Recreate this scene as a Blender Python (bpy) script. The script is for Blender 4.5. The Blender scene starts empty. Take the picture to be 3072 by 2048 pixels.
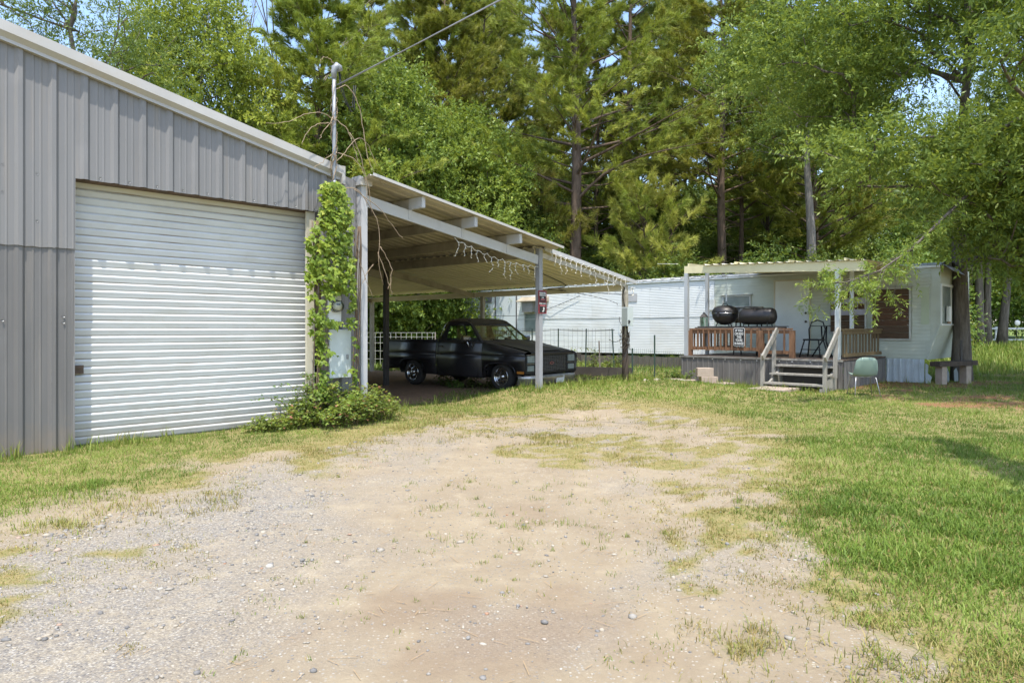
import bpy, bmesh, math, random
import numpy as np
from mathutils import Vector, Matrix
R = math.radians
random.seed(11)
rng = np.random.default_rng(11)
S = bpy.context.scene
COL = S.collection

# ------------------------------------------------------------------ camera, sky, sun, exposure
cam = bpy.data.objects.new('camera', bpy.data.cameras.new('camera'))
COL.objects.link(cam)
cam.location = (0, 0, 1.4)
cam.rotation_euler = (R(90), 0, 0)
cam.data.sensor_width = 36
cam.data.lens = 36 * 2100 / 3072
cam.data.shift_y = -36 / 3072
cam.data.clip_start = 0.05
cam.data.clip_end = 900
S.camera = cam

SUN_EL, SUN_AZ = 68.0, -3.0       # light travels towards +Y, turned 3 degrees to -X
world = bpy.data.worlds.new('World')
S.world = world
world.use_nodes = True
wn = world.node_tree
sky = wn.nodes.new('ShaderNodeTexSky')
sky.sky_type = 'NISHITA'
sky.sun_disc = False
sky.sun_elevation = R(SUN_EL)
sky.sun_rotation = R(180 + SUN_AZ)
sky.air_density = 1.0
sky.dust_density = 1.2
sky.ozone_density = 1.0
wn.nodes['Background'].inputs[1].default_value = 0.15
wn.links.new(sky.outputs[0], wn.nodes['Background'].inputs[0])
sun = bpy.data.objects.new('sun', bpy.data.lights.new('sun', 'SUN'))
COL.objects.link(sun)
sun.data.energy = 2.4
sun.data.angle = R(0.53)
sun.data.color = (1.0, 0.95, 0.86)
_l = Vector((math.sin(R(SUN_AZ)) * math.cos(R(SUN_EL)), math.cos(R(SUN_AZ)) * math.cos(R(SUN_EL)), -math.sin(R(SUN_EL))))
sun.rotation_euler = _l.to_track_quat('-Z', 'Y').to_euler()
S.view_settings.view_transform = 'Standard'
S.view_settings.look = 'None'
S.view_settings.gamma = 1.0
S.view_settings.exposure = 1.40
S.view_settings.use_curve_mapping = False
S.cycles.use_denoising = True
S.cycles.max_bounces = 8
S.cycles.diffuse_bounces = 4
S.cycles.transparent_max_bounces = 12
S.cycles.caustics_reflective = False
S.cycles.caustics_refractive = False
S.cycles.sample_clamp_indirect = 6.0

# ------------------------------------------------------------------ helpers
class NT:
    def __init__(self, name):
        self.m = bpy.data.materials.new(name)
        self.m.use_nodes = True
        self.t = self.m.node_tree
        self.t.nodes.clear()
        self.out = self.n('ShaderNodeOutputMaterial')
    def n(self, kind, **kw):
        nd = self.t.nodes.new(kind)
        for k, v in kw.items():
            if k in nd.inputs.keys() if not k.startswith('_') else False:
                nd.inputs[k].default_value = v
            else:
                setattr(nd, k.lstrip('_'), v)
        return nd
    def l(self, a, b):
        self.t.links.new(a, b)
    def coords(self, stretch=(1, 1, 1), rand=True):
        tc = self.n('ShaderNodeTexCoord')
        mp = self.n('ShaderNodeMapping')
        mp.inputs['Scale'].default_value = stretch
        self.l(tc.outputs['Object'], mp.inputs['Vector'])
        if rand:
            oi = self.n('ShaderNodeObjectInfo')
            mu = self.n('ShaderNodeMath', _operation='MULTIPLY')
            mu.inputs[1].default_value = 37.0
            self.l(oi.outputs['Random'], mu.inputs[0])
            cx = self.n('ShaderNodeCombineXYZ')
            for i in range(3):
                self.l(mu.outputs[0], cx.inputs[i])
            self.l(cx.outputs[0], mp.inputs['Location'])
        return mp.outputs[0]
    def noise(self, vec, scale, detail=5, rough=.55, dist=0.0):
        nd = self.n('ShaderNodeTexNoise')
        nd.inputs['Scale'].default_value = scale
        nd.inputs['Detail'].default_value = detail
        nd.inputs['Roughness'].default_value = rough
        nd.inputs['Distortion'].default_value = dist
        if vec is not None:
            self.l(vec, nd.inputs['Vector'])
        return nd.outputs['Fac']
    def ramp(self, fac, stops):
        nd = self.n('ShaderNodeValToRGB')
        e = nd.color_ramp.elements
        while len(e) < len(stops):
            e.new(.5)
        for i, (p, c) in enumerate(stops):
            e[i].position = p
            e[i].color = (c, c, c, 1) if isinstance(c, (int, float)) else (*c, 1)
        self.l(fac, nd.inputs[0])
        return nd.outputs[0]
    def mix(self, fac, a, b, blend='MIX'):
        nd = self.n('ShaderNodeMix', _data_type='RGBA', _blend_type=blend)
        for sock, val in ((nd.inputs[0], fac), (nd.inputs[6], a), (nd.inputs[7], b)):
            if hasattr(val, 'links') or hasattr(val, 'is_linked'):
                self.l(val, sock)
            elif isinstance(val, (int, float)):
                sock.default_value = val
            else:
                sock.default_value = (*val, 1)
        return nd.outputs[2]
    def attr(self, name):
        nd = self.n('ShaderNodeAttribute')
        nd.attribute_name = name
        return nd.outputs['Fac']
    def math(self, op, a, b=None):
        nd = self.n('ShaderNodeMath', _operation=op)
        for i, v in enumerate((a, b)):
            if v is None:
                continue
            if isinstance(v, (int, float)):
                nd.inputs[i].default_value = v
            else:
                self.l(v, nd.inputs[i])
        return nd.outputs[0]
    def bump(self, h, strength, dist=.02):
        nd = self.n('ShaderNodeBump')
        nd.inputs['Strength'].default_value = strength
        nd.inputs['Distance'].default_value = dist
        self.l(h, nd.inputs['Height'])
        return nd.outputs[0]
    def bsdf(self, color, rough=.6, metal=0.0, spec=.5, normal=None, coat=0.0):
        b = self.n('ShaderNodeBsdfPrincipled')
        for key, v in (('Base Color', color), ('Roughness', rough), ('Metallic', metal), ('Specular IOR Level', spec), ('Coat Weight', coat)):
            s = b.inputs[key]
            if isinstance(v, (int, float)):
                s.default_value = v
            elif isinstance(v, tuple):
                s.default_value = (*v, 1)
            else:
                self.l(v, s)
        if normal is not None:
            self.l(normal, b.inputs['Normal'])
        return b.outputs[0]
    def done(self, shader):
        self.l(shader, self.out.inputs['Surface'])
        return self.m


def pmat(name, c, c2=None, scale=4, rough=.6, metal=0., bump=0., bscale=30, spec=.4, stretch=(1, 1, 1), dirt=None, dscale=1.5, dlo=.5, dhi=.75, damt=.7, dstretch=None, coat=0., rvar=.15):
    t = NT(name)
    v = t.coords(stretch)
    col = t.mix(t.ramp(t.noise(v, scale), [(.3, 0.), (.7, 1.)]), c, c2 or tuple(x * .8 for x in c))
    if dirt is not None:
        dv = t.coords(dstretch or (1, 1, 1))
        f = t.ramp(t.noise(dv, dscale, 8, .65), [(dlo, 0.), (dhi, damt)])
        col = t.mix(f, col, dirt)
    rg = t.math('ADD', t.math('MULTIPLY', t.noise(v, scale * 2.3), rvar), rough - rvar / 2)
    nrm = t.bump(t.noise(v, bscale, 6), bump) if bump else None
    return t.done(t.bsdf(col, rg, metal, spec, nrm, coat))


class MB:
    def __init__(self):
        self.v = []; self.f = []; self.sm = []
    def add(self, vs, fs, smooth=False):
        o = len(self.v)
        self.v += [tuple(x) for x in vs]
        self.f += [tuple(i + o for i in f) for f in fs]
        self.sm += [smooth] * len(fs)
        return self
    def box(self, x0, x1, y0, y1, z0, z1):
        return self.add([(x0, y0, z0), (x1, y0, z0), (x1, y1, z0), (x0, y1, z0), (x0, y0, z1), (x1, y0, z1), (x1, y1, z1), (x0, y1, z1)],
                        [(0, 3, 2, 1), (4, 5, 6, 7), (0, 1, 5, 4), (1, 2, 6, 5), (2, 3, 7, 6), (3, 0, 4, 7)])
    def bar(self, p, q, w, h, up=(0, 0, 1)):
        p, q = Vector(p), Vector(q)
        d = (q - p).normalized()
        s = d.cross(Vector(up)).normalized()
        u = s.cross(d)
        vs = []
        for e in (p, q):
            for a, b in ((-1, -1), (1, -1), (1, 1), (-1, 1)):
                vs.append(e + s * (a * w / 2) + u * (b * h / 2))
        return self.add(vs, [(0, 1, 2, 3), (7, 6, 5, 4), (0, 4, 5, 1), (1, 5, 6, 2), (2, 6, 7, 3), (3, 7, 4, 0)])
    def tube(self, pts, r, n=8, cap=True, smooth=True):
        pts = [Vector(p) for p in pts]
        rs = r if isinstance(r, (list, tuple)) else [r] * len(pts)
        vs, fs = [], []
        ref = Vector((.31, .17, .93))
        for i, p in enumerate(pts):
            d = (pts[min(i + 1, len(pts) - 1)] - pts[max(i - 1, 0)]).normalized()
            a = d.cross(ref)
            if a.length < .05:
                a = d.cross(Vector((1, 0, 0)))
            a.normalize()
            b = d.cross(a)
            for k in range(n):
                t = 2 * math.pi * k / n
                vs.append(p + (a * math.cos(t) + b * math.sin(t)) * rs[i])
        for i in range(len(pts) - 1):
            for k in range(n):
                k2 = (k + 1) % n
                fs.append((i * n + k, i * n + k2, (i + 1) * n + k2, (i + 1) * n + k))
        self.add(vs, fs, smooth)
        if cap:
            o = len(self.v) - len(vs)
            self.f.append(tuple(o + k for k in range(n))[::-1]); self.sm.append(False)
            self.f.append(tuple(o + (len(pts) - 1) * n + k for k in range(n))); self.sm.append(False)
        return self
    def lathe(self, prof, n=16, M=None, smooth=True):
        M = M or Matrix()
        vs, fs = [], []
        for r, z in prof:
            for k in range(n):
                t = 2 * math.pi * k / n
                vs.append(M @ Vector((r * math.cos(t), r * math.sin(t), z)))
        for i in range(len(prof) - 1):
            for k in range(n):
                k2 = (k + 1) % n
                fs.append((i * n + k, i * n + k2, (i + 1) * n + k2, (i + 1) * n + k))
        return self.add(vs, fs, smooth)
    def prism(self, poly, fn, d0, d1, smooth=False):
        n = len(poly)
        vs = [fn(a, b, d0) for a, b in poly] + [fn(a, b, d1) for a, b in poly]
        fs = [tuple(range(n))[::-1], tuple(range(n, 2 * n))]
        fs += [(i, (i + 1) % n, n + (i + 1) % n, n + i) for i in range(n)]
        return self.add(vs, fs, smooth)
    def strip(self, prof, smooth=False):
        """prof: list of rows (each a list of points of equal length) -> quad sheet"""
        m = len(prof[0])
        vs = [p for row in prof for p in row]
        fs = [(i * m + j, i * m + j + 1, (i + 1) * m + j + 1, (i + 1) * m + j) for i in range(len(prof) - 1) for j in range(m - 1)]
        return self.add(vs, fs, smooth)
    def mesh(self, name, mat):
        me = bpy.data.meshes.new(name)
        me.from_pydata(self.v, [], self.f)
        me.polygons.foreach_set('use_smooth', self.sm)
        if mat:
            me.materials.append(mat)
        me.update()
        return me
    def build(self, name, mat, parent=None, loc=(0, 0, 0), rot=(0, 0, 0), fix=True):
        me = self.mesh(name, mat)
        if fix and len(self.f) < 20000:
            bm = bmesh.new(); bm.from_mesh(me)
            bmesh.ops.recalc_face_normals(bm, faces=bm.faces)
            bm.to_mesh(me); bm.free()
        return place(name, me, parent, loc, rot)


def place(name, me, parent=None, loc=(0, 0, 0), rot=(0, 0, 0), scale=None):
    o = bpy.data.objects.new(name, me)
    COL.objects.link(o)
    o.parent = parent
    o.location = loc
    o.rotation_euler = rot
    if scale is not None:
        o.scale = scale if isinstance(scale, (tuple, list)) else (scale,) * 3
    return o

def tag(o, label=None, cat=None, group=None, kind=None):
    if label: o['label'] = label
    if cat: o['category'] = cat
    if group: o['group'] = group
    if kind or cat: o['kind'] = kind or 'thing'
    return o

def thing(name, label, cat, loc=(0, 0, 0), rz=0., group=None):
    o = bpy.data.objects.new(name, None)
    COL.objects.link(o)
    o.location = loc
    o.rotation_euler = (0, 0, rz)
    o.empty_display_size = .2
    return tag(o, label, cat, group)

def copy_tree(o, parent=None):
    c = o.copy(); COL.objects.link(c); c.parent = parent
    for ch in o.children:
        copy_tree(ch, c)
    return c

def text_mesh(name, body, size, mat, parent, M, bold=.0, shear=0., ext=.0015):
    cu = bpy.data.curves.new('lettering', 'FONT')
    cu.body = body; cu.size = size; cu.align_x = 'CENTER'; cu.align_y = 'CENTER'
    cu.extrude = ext; cu.offset = bold; cu.shear = shear; cu.resolution_u = 3
    ob = bpy.data.objects.new('lettering', cu)
    COL.objects.link(ob)
    me = bpy.data.meshes.new_from_object(ob.evaluated_get(bpy.context.evaluated_depsgraph_get()))
    bpy.data.objects.remove(ob); bpy.data.curves.remove(cu)
    me.materials.clear(); me.materials.append(mat)
    o = place(name, me, parent)
    o.matrix_local = M
    return o

def frame_M(right, up, origin):
    r, u = Vector(right).normalized(), Vector(up).normalized()
    n = r.cross(u)
    M = Matrix((r, u, n)).transposed().to_4x4()
    M.translation = Vector(origin)
    return M

def np_mesh(name, verts, faces_flat, loop_n, mat, attrs=None, smooth=False):
    """fast mesh from numpy arrays; every face has loop_n corners (or per-face array)"""
    me = bpy.data.meshes.new(name)
    nv = len(verts)
    me.vertices.add(nv)
    me.vertices.foreach_set('co', np.ascontiguousarray(verts, dtype=np.float32).ravel())
    ff = np.ascontiguousarray(faces_flat, dtype=np.int32).ravel()
    me.loops.add(len(ff))
    me.loops.foreach_set('vertex_index', ff)
    if np.isscalar(loop_n):
        nf = len(ff) // loop_n
        starts = np.arange(nf, dtype=np.int32) * loop_n
    else:
        nf = len(loop_n)
        starts = np.concatenate([[0], np.cumsum(loop_n)[:-1]]).astype(np.int32)
    me.polygons.add(nf)
    me.polygons.foreach_set('loop_start', starts)
    if smooth:
        me.polygons.foreach_set('use_smooth', np.ones(nf, dtype=bool))
    for k, (dom, arr) in (attrs or {}).items():
        a = me.attributes.new(k, 'FLOAT', dom)
        a.data.foreach_set('value', np.ascontiguousarray(arr, dtype=np.float32))
    me.materials.append(mat)
    me.update(calc_edges=True)
    return me

def vnoise(x, y, seed=0):
    """smooth value noise on numpy arrays"""
    xi = np.floor(x).astype(np.int64); yi = np.floor(y).astype(np.int64)
    fx = x - xi; fy = y - yi
    fx = fx * fx * (3 - 2 * fx); fy = fy * fy * (3 - 2 * fy)
    def h(a, b):
        n = (a * 374761393 + b * 668265263 + seed * 1442695041) & 0x7fffffff
        n = ((n ^ (n >> 13)) * 1274126177) & 0x7fffffff
        return ((n ^ (n >> 16)) & 0xffff) / 65535.0
    return (h(xi, yi) * (1 - fx) + h(xi + 1, yi) * fx) * (1 - fy) + (h(xi, yi + 1) * (1 - fx) + h(xi + 1, yi + 1) * fx) * fy

def fbm(x, y, seed=0, oct=4):
    s = 0; a = .5; tot = 0
    for i in range(oct):
        s = s + a * vnoise(x * 2 ** i, y * 2 ** i, seed + i * 17); tot += a; a *= .5
    return s / tot

def sstep(x, a, b):
    t = np.clip((x - a) / (b - a), 0, 1)
    return t * t * (3 - 2 * t)

# frames: garage local (s along its front, t back), trailer local (k to the left, n outward)
GA = R(47.148); TA = R(135.243)
G0 = (-5.10, 8.17); T0 = (10.45, 17.5)
def gl(x, y):
    dx, dy = x - G0[0], y - G0[1]
    return dx * math.cos(GA) + dy * math.sin(GA), -dx * math.sin(GA) + dy * math.cos(GA)
def gw(s, t):
    return G0[0] + s * math.cos(GA) - t * math.sin(GA), G0[1] + s * math.sin(GA) + t * math.cos(GA)
def tl(x, y):
    dx, dy = x - T0[0], y - T0[1]
    return dx * math.cos(TA) + dy * math.sin(TA), -dx * math.sin(TA) + dy * math.cos(TA)
def tw(k, n):
    return T0[0] + k * math.cos(TA) - n * math.sin(TA), T0[1] + k * math.sin(TA) + n * math.cos(TA)
# ------------------------------------------------------------------ ground
DIRT = np.array([(-3.1, 3.62), (-2.95, 4.44), (-2.75, 4.8), (-2.55, 5.28), (-2.5, 5.86), (-2.38, 6.5), (-2.25, 7.14), (-1.92, 7.7), (-1.5, 8.6), (-1.1, 9.42), (-0.8, 9.9), (-0.6, 10.89), (0.34, 11.14), (1.19, 11.67), (1.69, 12.05), (2.3, 11.5), (2.6, 10.61), (2.7, 9.74), (2.5, 8.35), (2.15, 7.14), (1.8, 5.98), (1.5, 5.14), (1.45, 4.51), (1.45, 3.91), (1.45, 3.41), (1.46, 3.09), (1.45, 2.74), (1.4, 1.5), (1.2, -14), (-3.6, -14), (-3.5, 2.5)])
PATCH = [(0.93, 8.7, 0.95, 1.5, 1.0), (2.0, 7.6, .7, .8, .9), (-.3, 10.2, .6, .5, .8), (2.2, 10.8, .5, .5, .9), (1.35, 6.35, 0.5, 0.4, .9), (0.74, 5.34, 0.25, 0.27, .8), (1.04, 4.02, 0.09, 0.26, .8), (-2.4, 4.43, 0.55, 0.28, .75), (-2.75, 3.75, 0.3, 0.3, .6), (-0.41, 6.62, 0.25, 0.3, .35), (-1.8, 4.05, 0.12, 0.14, .6), (-1.73, 3.12, 0.1, 0.1, .5), (0.06, 5.6, .16, .3, .5), (.3, 5.25, .14, .35, .5), (-.9, 9.2, .3, .5, .4), (1.6, 10.3, .9, .35, .55), (1.9, 8.9, .25, .7, .5), (-.55, 5.0, .2, .2, .3), (1.45, 4.6, .16, .3, .5)]

def poly_sd(x, y, P):
    inside = np.zeros(x.shape, bool); d2 = np.full(x.shape, 1e9)
    n = len(P)
    for i in range(n):
        x0, y0 = P[i]; x1, y1 = P[(i + 1) % n]
        c = ((y0 > y) != (y1 > y)) & (x < (x1 - x0) * (y - y0) / (y1 - y0 + 1e-12) + x0)
        inside ^= c
        ex, ey = x1 - x0, y1 - y0
        t = np.clip(((x - x0) * ex + (y - y0) * ey) / (ex * ex + ey * ey), 0, 1)
        d2 = np.minimum(d2, (x - x0 - t * ex) ** 2 + (y - y0 - t * ey) ** 2)
    return np.where(inside, -1, 1) * np.sqrt(d2)

def ground_z(x, y):
    x = np.asarray(x, float); y = np.asarray(y, float)
    s, t = gl(x, y)
    z = .19 * sstep(s, 6.2, 8.2) * (1 - sstep(s, 12.2, 14.0)) * (1 - sstep(t, .35, 1.3)) * sstep(t, -4.2, -.4)
    z = z + .14 * sstep(s, 11.6, 12.4) * sstep(t, .2, 1.0) * (1 - sstep(t, 6, 12))
    k, n = tl(x, y)
    z = z + .06 * (1 - sstep(n, 1, 4)) * (1 - sstep(k, 0, 6)) * sstep(y, 12, 17)
    z = z + .05 * (fbm(x * .5, y * .5, 3) - .5) * sstep(np.hypot(x, y), 2, 5) * (1 - sstep(t, -1.2, -.3) * (s < 4.3))
    sd = poly_sd(x, y, DIRT)
    z = z - .035 * (1 - sstep(sd, -.8, .35))
    for off in (-.78, .78):      # shallow wheel tracks
        xc = -.45 + .13 * (y - 3) + .02 * (y - 3) ** 2 * .3 + off
        z = z - .022 * np.exp(-((x - xc) / .15) ** 2) * (sd < .1) * sstep(fbm(x * .7, y * .7, 6, 2), .3, .6) + .008 * np.exp(-((np.abs(x - xc) - .26) / .09) ** 2) * (sd < .1)
    z = z + .022 * (fbm(x * 3.2, y * 3.2, 8, 3) - .5) * (sd < .3)
    z = z + .55 * sstep(y, 24, 36) * sstep(x, 12, 20)
    z = z + .9 * sstep(y, 40, 160) + 1.2 * sstep(np.abs(x), 30, 120)
    return z

def grass_mask(x, y):
    sd = poly_sd(x, y, DIRT)
    nz = fbm(x * 1.9, y * 1.9, 21, 5) - .5
    nb = fbm(x * .8, y * .8, 5, 3) - .5
    g = sstep(sd + nz * 2.6 + nb * 1.3, -.85, .40)
    for px, py, rx, ry, a in PATCH:
        q = ((x - px) / rx) ** 2 + ((y - py) / ry) ** 2 + nz * 5.0
        g = np.maximum(g, a * (1 - sstep(q, .35, 1.25)))
    fine = sstep(fbm(x * 6.5, y * 6.5, 23, 3), .40, .58)
    g = g * (.3 + .7 * fine + .7 * (1 - fine) * sstep(sd, .15, 1.1))
    # bare worn spots inside the lawn
    g = g * (1 - .75 * sstep(fbm(x * .55 + 9, y * .55, 41, 3) + nz * .5, .62, .75) * (1 - sstep(sd, .6, 2.2)))
    s, t = gl(x, y)
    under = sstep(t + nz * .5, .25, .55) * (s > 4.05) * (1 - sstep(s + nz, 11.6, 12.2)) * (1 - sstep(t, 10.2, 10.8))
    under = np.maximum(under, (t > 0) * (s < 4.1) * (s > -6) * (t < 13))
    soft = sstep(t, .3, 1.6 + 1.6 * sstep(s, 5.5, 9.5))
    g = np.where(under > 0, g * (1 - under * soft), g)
    k, n = tl(x, y)
    g = g * (1 - ((k > .9) & (k < 17.7) & (n < .1) & (n > -3))) * (1 - ((k > .95) & (k < 5.2) & (n < 3.05) & (n > 0)))
    # pine straw patches in the shade by the trailer nose
    str_ = sstep(fbm(x * .45 + 3, y * .7, 77, 3) + nz * .35, .50, .66) * sstep(x, 6.2, 7.8) * sstep(y, 11.3, 12.6) * (1 - sstep(y, 19, 22))
    return np.clip(g * (1 - .8 * str_), 0, 1), under, str_, sd

def axis(a, b, lo, hi, fine, grow):
    v = list(np.arange(lo, hi + 1e-6, fine)); d = fine
    x = lo
    left = []
    while x > a:
        d *= grow; x -= d; left.append(x)
    d = fine; x = hi; right = []
    while x < b:
        d *= grow; x += d; right.append(x)
    return np.array(left[::-1] + v + right)

gx = axis(-330, 330, -8, 12, .13, 1.17); gy = axis(-60, 420, 1.6, 20, .13, 1.16)
X, Y = np.meshgrid(gx, gy)
gm, gunder, gstraw, gsd = grass_mask(X, Y)
Z = ground_z(X, Y)
ny, nx = X.shape
idx = np.arange(nx * ny).reshape(ny, nx)
faces = np.stack([idx[:-1, :-1], idx[:-1, 1:], idx[1:, 1:], idx[1:, :-1]], -1).reshape(-1, 4)
stony = sstep(-(X + .9) + (fbm(X * .9, Y * .9, 61, 3) - .5) * 2.0, -.3, 1.1) * (1 - sstep(gsd, -.1, .7))
stony = np.maximum(stony, sstep(fbm(X * .9, Y * .9, 88, 3), .58, .72) * .5 * (gsd < .5))

def m_ground():
    t = NT('soil_and_turf')
    tc = t.n('ShaderNodeTexCoord'); v = tc.outputs['Object']
    n1 = t.noise(v, 1.1, 6); n2 = t.noise(v, 9, 8, .7); n3 = t.noise(v, 60, 6, .7); n4 = t.noise(v, 260, 4, .8)
    sand = t.mix(t.ramp(n1, [(.3, 0.), (.7, 1.)]), (.345, .283, .192), (.285, .228, .155))
    sand = t.mix(t.ramp(n2, [(.42, 0.), (.72, .5)]), sand, (.25, .195, .13))
    gravel = t.mix(t.ramp(n3, [(.35, 0.), (.62, 1.)]), (.315, .275, .215), (.20, .19, .175))
    vo = t.n('ShaderNodeTexVoronoi'); vo.inputs['Scale'].default_value = 55; t.l(v, vo.inputs['Vector'])
    vo2 = t.n('ShaderNodeTexVoronoi'); vo2.inputs['Scale'].default_value = 85; t.l(v, vo2.inputs['Vector'])
    peb = t.mix(.55, (.45, .40, .34), vo2.outputs['Color'], 'OVERLAY')
    sep = t.n('ShaderNodeSeparateColor'); t.l(vo2.outputs['Color'], sep.inputs[0])
    pcol = t.ramp(sep.outputs[0], [(0., (.09, .095, .105)), (.3, (.22, .215, .21)), (.6, (.36, .325, .27)), (.85, (.47, .42, .33)), (1., (.52, .50, .46))])
    gravel = t.mix(t.ramp(vo2.outputs['Distance'], [(.3, .9), (.6, .15)]), gravel, pcol)
    st = t.math('MULTIPLY', t.attr('stony'), t.ramp(n2, [(.3, .55), (.6, 1.)]))
    col = t.mix(st, sand, gravel)
    col = t.mix(t.math('MULTIPLY', t.ramp(n4, [(.48, 0.), (.7, 1.)]), .6), col, (.21, .165, .115))
    brown = t.attr('brown')
    vo3 = t.n('ShaderNodeTexVoronoi'); vo3.inputs['Scale'].default_value = 62; t.l(v, vo3.inputs['Vector'])
    sp3 = t.n('ShaderNodeSeparateColor'); t.l(vo3.outputs['Color'], sp3.inputs[0])
    pm = t.math('MULTIPLY', t.ramp(sp3.outputs[1], [(.70, 0.), (.74, 1.)]), t.ramp(vo3.outputs['Distance'], [(.30, .85), (.42, 0.)]))
    col = t.mix(pm, col, t.ramp(sp3.outputs[2], [(0., (.13, .13, .135)), (.5, (.30, .28, .25)), (1., (.48, .44, .37))]))
    pal = t.noise(v, 3.1, 7, .7)
    col = t.mix(t.ramp(pal, [(.52, 0.), (.7, .5)]), col, (.42, .35, .24))
    col = t.mix(brown, col, (.225, .16, .105))
    # thatch under the turf
    th = t.mix(t.ramp(n3, [(.35, 0.), (.65, 1.)]), (.30, .23, .105), (.13, .16, .045))
    th = t.mix(t.ramp(n2, [(.4, 0.), (.65, .6)]), th, (.36, .27, .14))
    far = t.attr('far')
    th = t.mix(far, th, t.mix(n2, (.10, .15, .03), (.17, .2, .05)))
    g = t.ramp(t.math('ADD', t.attr('grass'), t.math('MULTIPLY', t.math('SUBTRACT', n3, .5), .9)), [(.35, 0.), (.7, 1.)])
    col = t.mix(g, col, th)
    # worn earth under the carport roof, needle litter
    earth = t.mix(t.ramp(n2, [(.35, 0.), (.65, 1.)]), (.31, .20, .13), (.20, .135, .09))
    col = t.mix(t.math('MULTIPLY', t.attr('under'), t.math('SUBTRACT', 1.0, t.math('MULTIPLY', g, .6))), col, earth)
    lit = t.mix(t.ramp(n3, [(.3, 0.), (.7, 1.)]), (.30, .15, .075), (.19, .11, .06))
    col = t.mix(t.attr('straw'), col, lit)
    h = t.math('ADD', t.math('MULTIPLY', n3, .5), t.math('ADD', t.math('MULTIPLY', n2, .8), t.math('MULTIPLY', n4, .25)))
    h = t.math('ADD', h, t.math('MULTIPLY', t.math('MULTIPLY', t.math('SUBTRACT', .5, vo2.outputs['Distance']), .5), t.attr('stony')))
    return t.done(t.bsdf(col, .95, 0., .12, t.bump(h, .55, .03)))
M_GROUND = m_ground()
brown = np.maximum.reduce([(1 - sstep(((X + .1) / .75) ** 2 + ((Y - 3.35) / .55) ** 2 + (fbm(X * 3, Y * 3, 15) - .5) * 3.5, .0, 1.3)) * .5,
                           (1 - sstep(((X - .12) / .35) ** 2 + ((Y - 5.5) / .5) ** 2 + (fbm(X * 3, Y * 3, 16) - .5) * 2, .2, 1.2)) * .4])
far = sstep(Y, 22, 30)
ground = place('ground', np_mesh('ground', np.stack([X, Y, Z], -1).reshape(-1, 3), faces, 4, M_GROUND,
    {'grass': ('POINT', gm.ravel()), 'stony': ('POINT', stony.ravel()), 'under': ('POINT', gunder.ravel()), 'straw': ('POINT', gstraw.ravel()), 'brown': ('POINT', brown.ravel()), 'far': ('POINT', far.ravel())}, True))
tag(ground, 'sandy gravel drive and patchy lawn in front of the buildings', None, None, 'structure')

# ------------------------------------------------------------------ grass blades
def m_blades():
    t = NT('grass_blade')
    v, d = t.attr('v'), t.attr('dry')
    green = t.ramp(v, [(0., (.08, .142, .02)), (.45, (.145, .228, .032)), (.8, (.225, .305, .05)), (1., (.32, .38, .10))])
    dry = t.ramp(v, [(0., (.24, .17, .055)), (.6, (.40, .295, .11)), (1., (.50, .40, .19))])
    col = t.mix(d, green, dry)
    a = t.bsdf(col, .5, 0., .25)
    tr = t.n('ShaderNodeBsdfTranslucent'); t.l(col, tr.inputs[0])
    mx = t.n('ShaderNodeMixShader'); mx.inputs[0].default_value = .35
    t.l(a, mx.inputs[1]); t.l(tr.outputs[0], mx.inputs[2])
    return t.done(mx.outputs[0])
M_BLADE = m_blades()

def blades(px, py, pz, length, width, lean, v, dry, simple=False):
    n = len(px)
    az = rng.uniform(0, 2 * np.pi, n); fa = az + rng.normal(0, .5, n) + np.pi / 2
    dx, dy = np.cos(az), np.sin(az); sx, sy = np.cos(fa) * width / 2, np.sin(fa) * width / 2
    b = np.stack([px, py, pz], -1)
    side = np.stack([sx, sy, np.zeros(n)], -1)
    l1 = np.stack([dx * np.sin(lean * .55), dy * np.sin(lean * .55), np.cos(lean * .55)], -1) * (length * .55)[:, None]
    l2 = np.stack([dx * np.sin(lean * 1.35), dy * np.sin(lean * 1.35), np.cos(lean * 1.35)], -1) * (length * .5)[:, None]
    m = b + l1; tip = m + l2
    if simple:
        V = np.stack([b - side, b + side, tip], 1).reshape(-1, 3)
        return V, np.arange(3 * n), np.full(n, 3), v, dry
    V = np.stack([b - side, b + side, m + side * .8, m - side * .8, tip], 1).reshape(-1, 3)
    o = (np.arange(n) * 5)[:, None]
    F = np.concatenate([o + np.array([[0, 1, 2, 3]]), o + np.array([[3, 2, 4]])], 1).ravel()
    cnt = np.tile([4, 3], n)
    return V, F, cnt, np.repeat(v, 2), np.repeat(dry, 2)

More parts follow.
